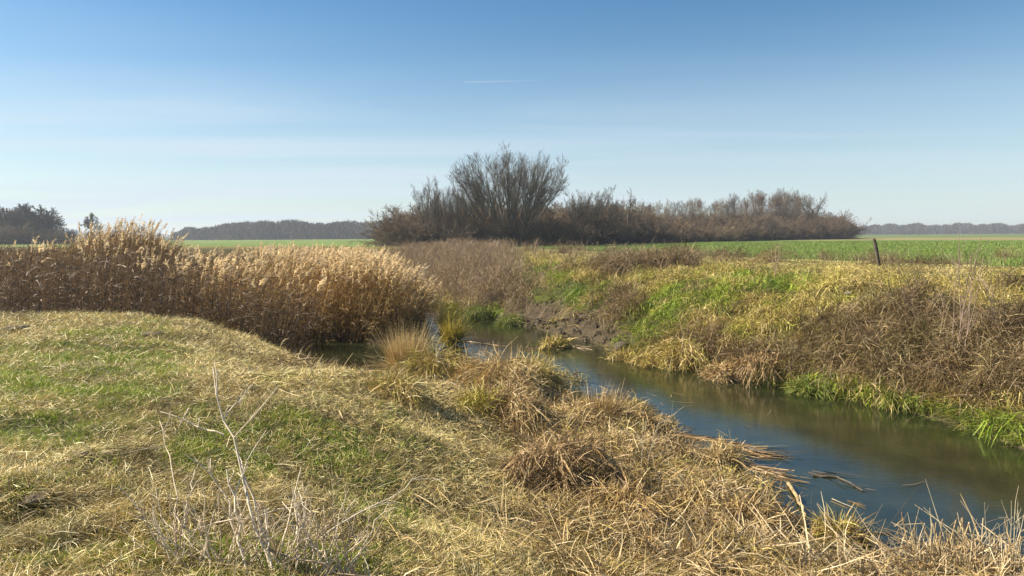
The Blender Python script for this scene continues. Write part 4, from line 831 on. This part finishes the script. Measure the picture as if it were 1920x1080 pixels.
# branches and cut stalks in the water
def branch(pix, r, col, name, label, cat='branch', z=.012, mat=None, jitter=.0, bits=0):
    P = [np.array(at(a, b, z) + (z,)) for a, b in pix]; o0 = Vector(P[0]); geo = Geo(); rng = RS(int(pix[0][0]))
    pts = []
    for i in range(len(P) - 1):
        for k in range(4): pts.append(P[i] + (P[i + 1] - P[i]) * k / 4 + rng.normal(size=3) * r * .35)
    pts.append(P[-1]); pts = np.array(pts) - P[0]
    geo.path(pts, np.linspace(r, r * .5, len(pts)), col, 7)
    if bits:
        i = rng.randint(0, len(pts), bits); b = pts[i] + rng.normal(size=(bits, 3)) * np.array([.07, .07, .006]); dr, a = dirs(rng, bits, np.radians(rng.uniform(80, 95, bits))); dr[:, 0] = np.abs(dr[:, 0])
        main = norm((pts[-1] - pts[0])[None]); dr = norm(dr * .5 + main)
        geo.ribbons(b - main * .15, dr, rng.uniform(.12, .5, bits), rng.uniform(.007, .016, bits), rng.normal(size=(bits, 3)) * .06, palette(rng, bits, [(.30, .19, .09), (.40, .29, .15), (.17, .11, .06)]), 2, rng, .5)
    o = geo.build(name, mat or BARK); o.location = o0; tag(o, label, cat)
branch([(1478, 905), (1496, 935), (1508, 968), (1506, 1000)], .024, (.36, .27, .15), 'fallen_branch', 'pale bent branch lying from the shore into the shallow water', mat=STONE, z=.03)
branch([(1525, 892), (1570, 894), (1618, 920)], .015, (.2, .13, .07), 'floating_stalks', 'brown reed stalk floating right of the bent branch', 'floating debris', bits=14)
branch([(1262, 815), (1325, 824), (1390, 840), (1435, 858)], .018, (.28, .18, .09), 'floating_stalks', 'raft of reddish brown stalks drifting along the shore', 'floating debris', mat=STRAW, bits=160)
branch([(1395, 838), (1465, 856)], .015, (.2, .13, .07), 'floating_stalks', 'dark stalk bundle at the outer tip of the drifting raft', 'floating debris', bits=30)
branch([(1200, 805), (1262, 838)], .014, (.3, .2, .1), 'floating_stalks', 'ragged mat of drowned stalks inshore of the drifting raft', 'floating debris', mat=STRAW, bits=130)
branch([(1410, 876), (1480, 898)], .014, (.3, .2, .1), 'floating_stalks', 'scattered drowned stalks between the raft and the bent branch', 'floating debris', mat=STRAW, bits=70)
branch([(1590, 1000), (1672, 998)], .012, (.25, .2, .1), 'fallen_branch', 'thin green stained branch at the dark water corner')
branch([(1165, 765), (1240, 782)], .012, (.24, .16, .08), 'floating_stalks', 'short dark stalk afloat off the shore notch', 'floating debris', bits=10)
branch([(880, 640), (935, 648)], .02, (.4, .32, .2), 'floating_stalks', 'pale drift of stalks beside the stream rushes', 'floating debris', mat=STRAW, bits=60)
branch([(990, 655), (1015, 652)], .02, (.4, .32, .2), 'floating_stalks', 'small heap of pale flotsam left of the rush islet', 'floating debris', mat=STRAW, bits=40)
branch([(1060, 648), (1110, 656)], .02, (.4, .32, .2), 'floating_stalks', 'thin line of flotsam right of the rush islet', 'floating debris', mat=STRAW, bits=36)
branch([(1560, 935), (1600, 952)], .006, (.4, .33, .22), 'floating_stalks', 'single pale straw floating in the dark blue shallows', 'floating debris', mat=STRAW, bits=3)
branch([(490, 634), (530, 610)], .02, (.45, .38, .28), 'fallen_branch', 'pale broken branch leaning at the edge of the reed stand', z=.12)

# small litter adrift along the near shore
rng = RS(19); x = rng.uniform(-4, 8, 60000); y = rng.uniform(3, 22, 60000); sN, sF = banks(x, y)
k = np.nonzero((sN < .1) & (sF < -.3) & (rng.rand(len(x)) < 60 / 100 * np.exp(-np.maximum(-sN, 0) / .42) * smooth(-.1, .25, fbm(x, y, .8, 17, 3))))[0]; n = len(k)
dr, a = dirs(rng, n, np.radians(rng.uniform(86, 92, n))); geo = Geo()
geo.ribbons(np.stack([x[k], y[k], rng.uniform(.004, .02, n)], -1), dr, rng.uniform(.06, .4, n), rng.uniform(.005, .013, n), rng.normal(size=(n, 3)) * np.array([.15, .15, 0]), palette(rng, n, [(.42, .30, .14), (.30, .19, .08), (.58, .46, .26), (.18, .12, .06)]), 2, rng, .5, np.tile(np.array([0, 0, 1.]), (n, 1)))
fl = geo.build('floating_litter', STRAW); tag(fl, 'broken stalks adrift along the near shore', 'floating litter', kind='stuff')
# stones and clods
def stone(px, py, rx, ry, rz, col, label, seed, name='stone', cat='stone', sink=.3):
    p = ground_at(px, py); geo = Geo(); geo.lump((0, 0, rz * (1 - 2 * sink) + .0), rx, ry, rz, col, seed, .35, 16, 10, seed)
    o = geo.build(name, STONE, None, cat != 'soil clod'); o.location = p; tag(o, label, cat)
stone(1592, 553, .11, .09, .05, (.22, .20, .16), 'pale rounded stone half buried in the far slope grass', 3)
stone(1168, 655, .24, .18, .13, (.095, .078, .06), 'grey brown earth block at the muddy far shore', 4)
stone(1183, 526, .06, .05, .05, (.7, .68, .64), 'small white object in the grass below the weed patch', 5, 'litter_bag', 'litter', .1)
for i, (px, py, s, lab) in enumerate([(70, 935, .11, 'dark square clod beside the pit in the left foreground'), (150, 852, .09, 'dark soil clod above the pit in the mown grass'), (285, 628, .22, 'dark soil patch on the meadow crest'), (30, 617, .25, 'dark soil heap at the left end of the meadow crest')]):
    stone(px, py, s, s * .6, s * .22, (.14, .11, .075), lab, 11 + i, 'soil_clod', 'soil clod', .47)

# aircraft trails, very high and far
def trail(a, b, dist, r, label):
    P0 = np.array([0, 0, CAMZ]) + norm(ray(*a)) * dist; P1 = np.array([0, 0, CAMZ]) + norm(ray(*b)) * dist; geo = Geo(); n = 30
    pts = [P0 + (P1 - P0) * i / n for i in range(n + 1)]; rad = r * np.interp(np.linspace(0, 1, n + 1), [0, .05, .5, 1], [.3, 1, .8, .25]); geo.path(np.array(pts) - P0, rad, (.9, .9, .9), 6)
    m, nn, l, p, out = new_mat('trail'); t = nn.new('ShaderNodeBsdfTranslucent'); tr = nn.new('ShaderNodeBsdfTransparent'); ms = nn.new('ShaderNodeMixShader'); ms.inputs[0].default_value = .16
    d_ = nn.new('ShaderNodeBsdfDiffuse'); ad = nn.new('ShaderNodeMixShader'); ad.inputs[0].default_value = .5; l.new(d_.outputs[0], ad.inputs[1]); l.new(t.outputs[0], ad.inputs[2])
    l.new(tr.outputs[0], ms.inputs[1]); l.new(ad.outputs[0], ms.inputs[2]); l.new(ms.outputs[0], out.inputs[0])
    o = geo.build('aircraft_trail', m); o.location = Vector(P0); tag(o, label, 'contrail')
trail((868, 154), (1010, 151), 30000, 19, 'long thin white contrail high above the big willow')
trail((670, 193), (696, 192), 30000, 12, 'short faint contrail left of the long one')

# ------------------------------------------------------------------ haze
bx = np.array([(a, b, c) for a in (-3300, 3300) for b in (-100, 3700) for c in (-2.4, 17.5)], float)
q = np.array([(0, 1, 3, 2), (4, 6, 7, 5), (0, 4, 5, 1), (2, 3, 7, 6), (0, 2, 6, 4), (1, 5, 7, 3)])
m, n_, l_, p_, out_ = new_mat('air'); n_.remove(p_); pv = n_.new('ShaderNodeVolumePrincipled'); pv.inputs['Color'].default_value = (.78, .86, 1.0, 1); pv.inputs['Density'].default_value = .00036; pv.inputs['Anisotropy'].default_value = .2
l_.new(pv.outputs[0], out_.inputs['Volume'])
hz = link('haze', np_mesh('haze', bx, q), m); tag(hz, 'thin blue air between the camera and the horizon', kind='stuff')
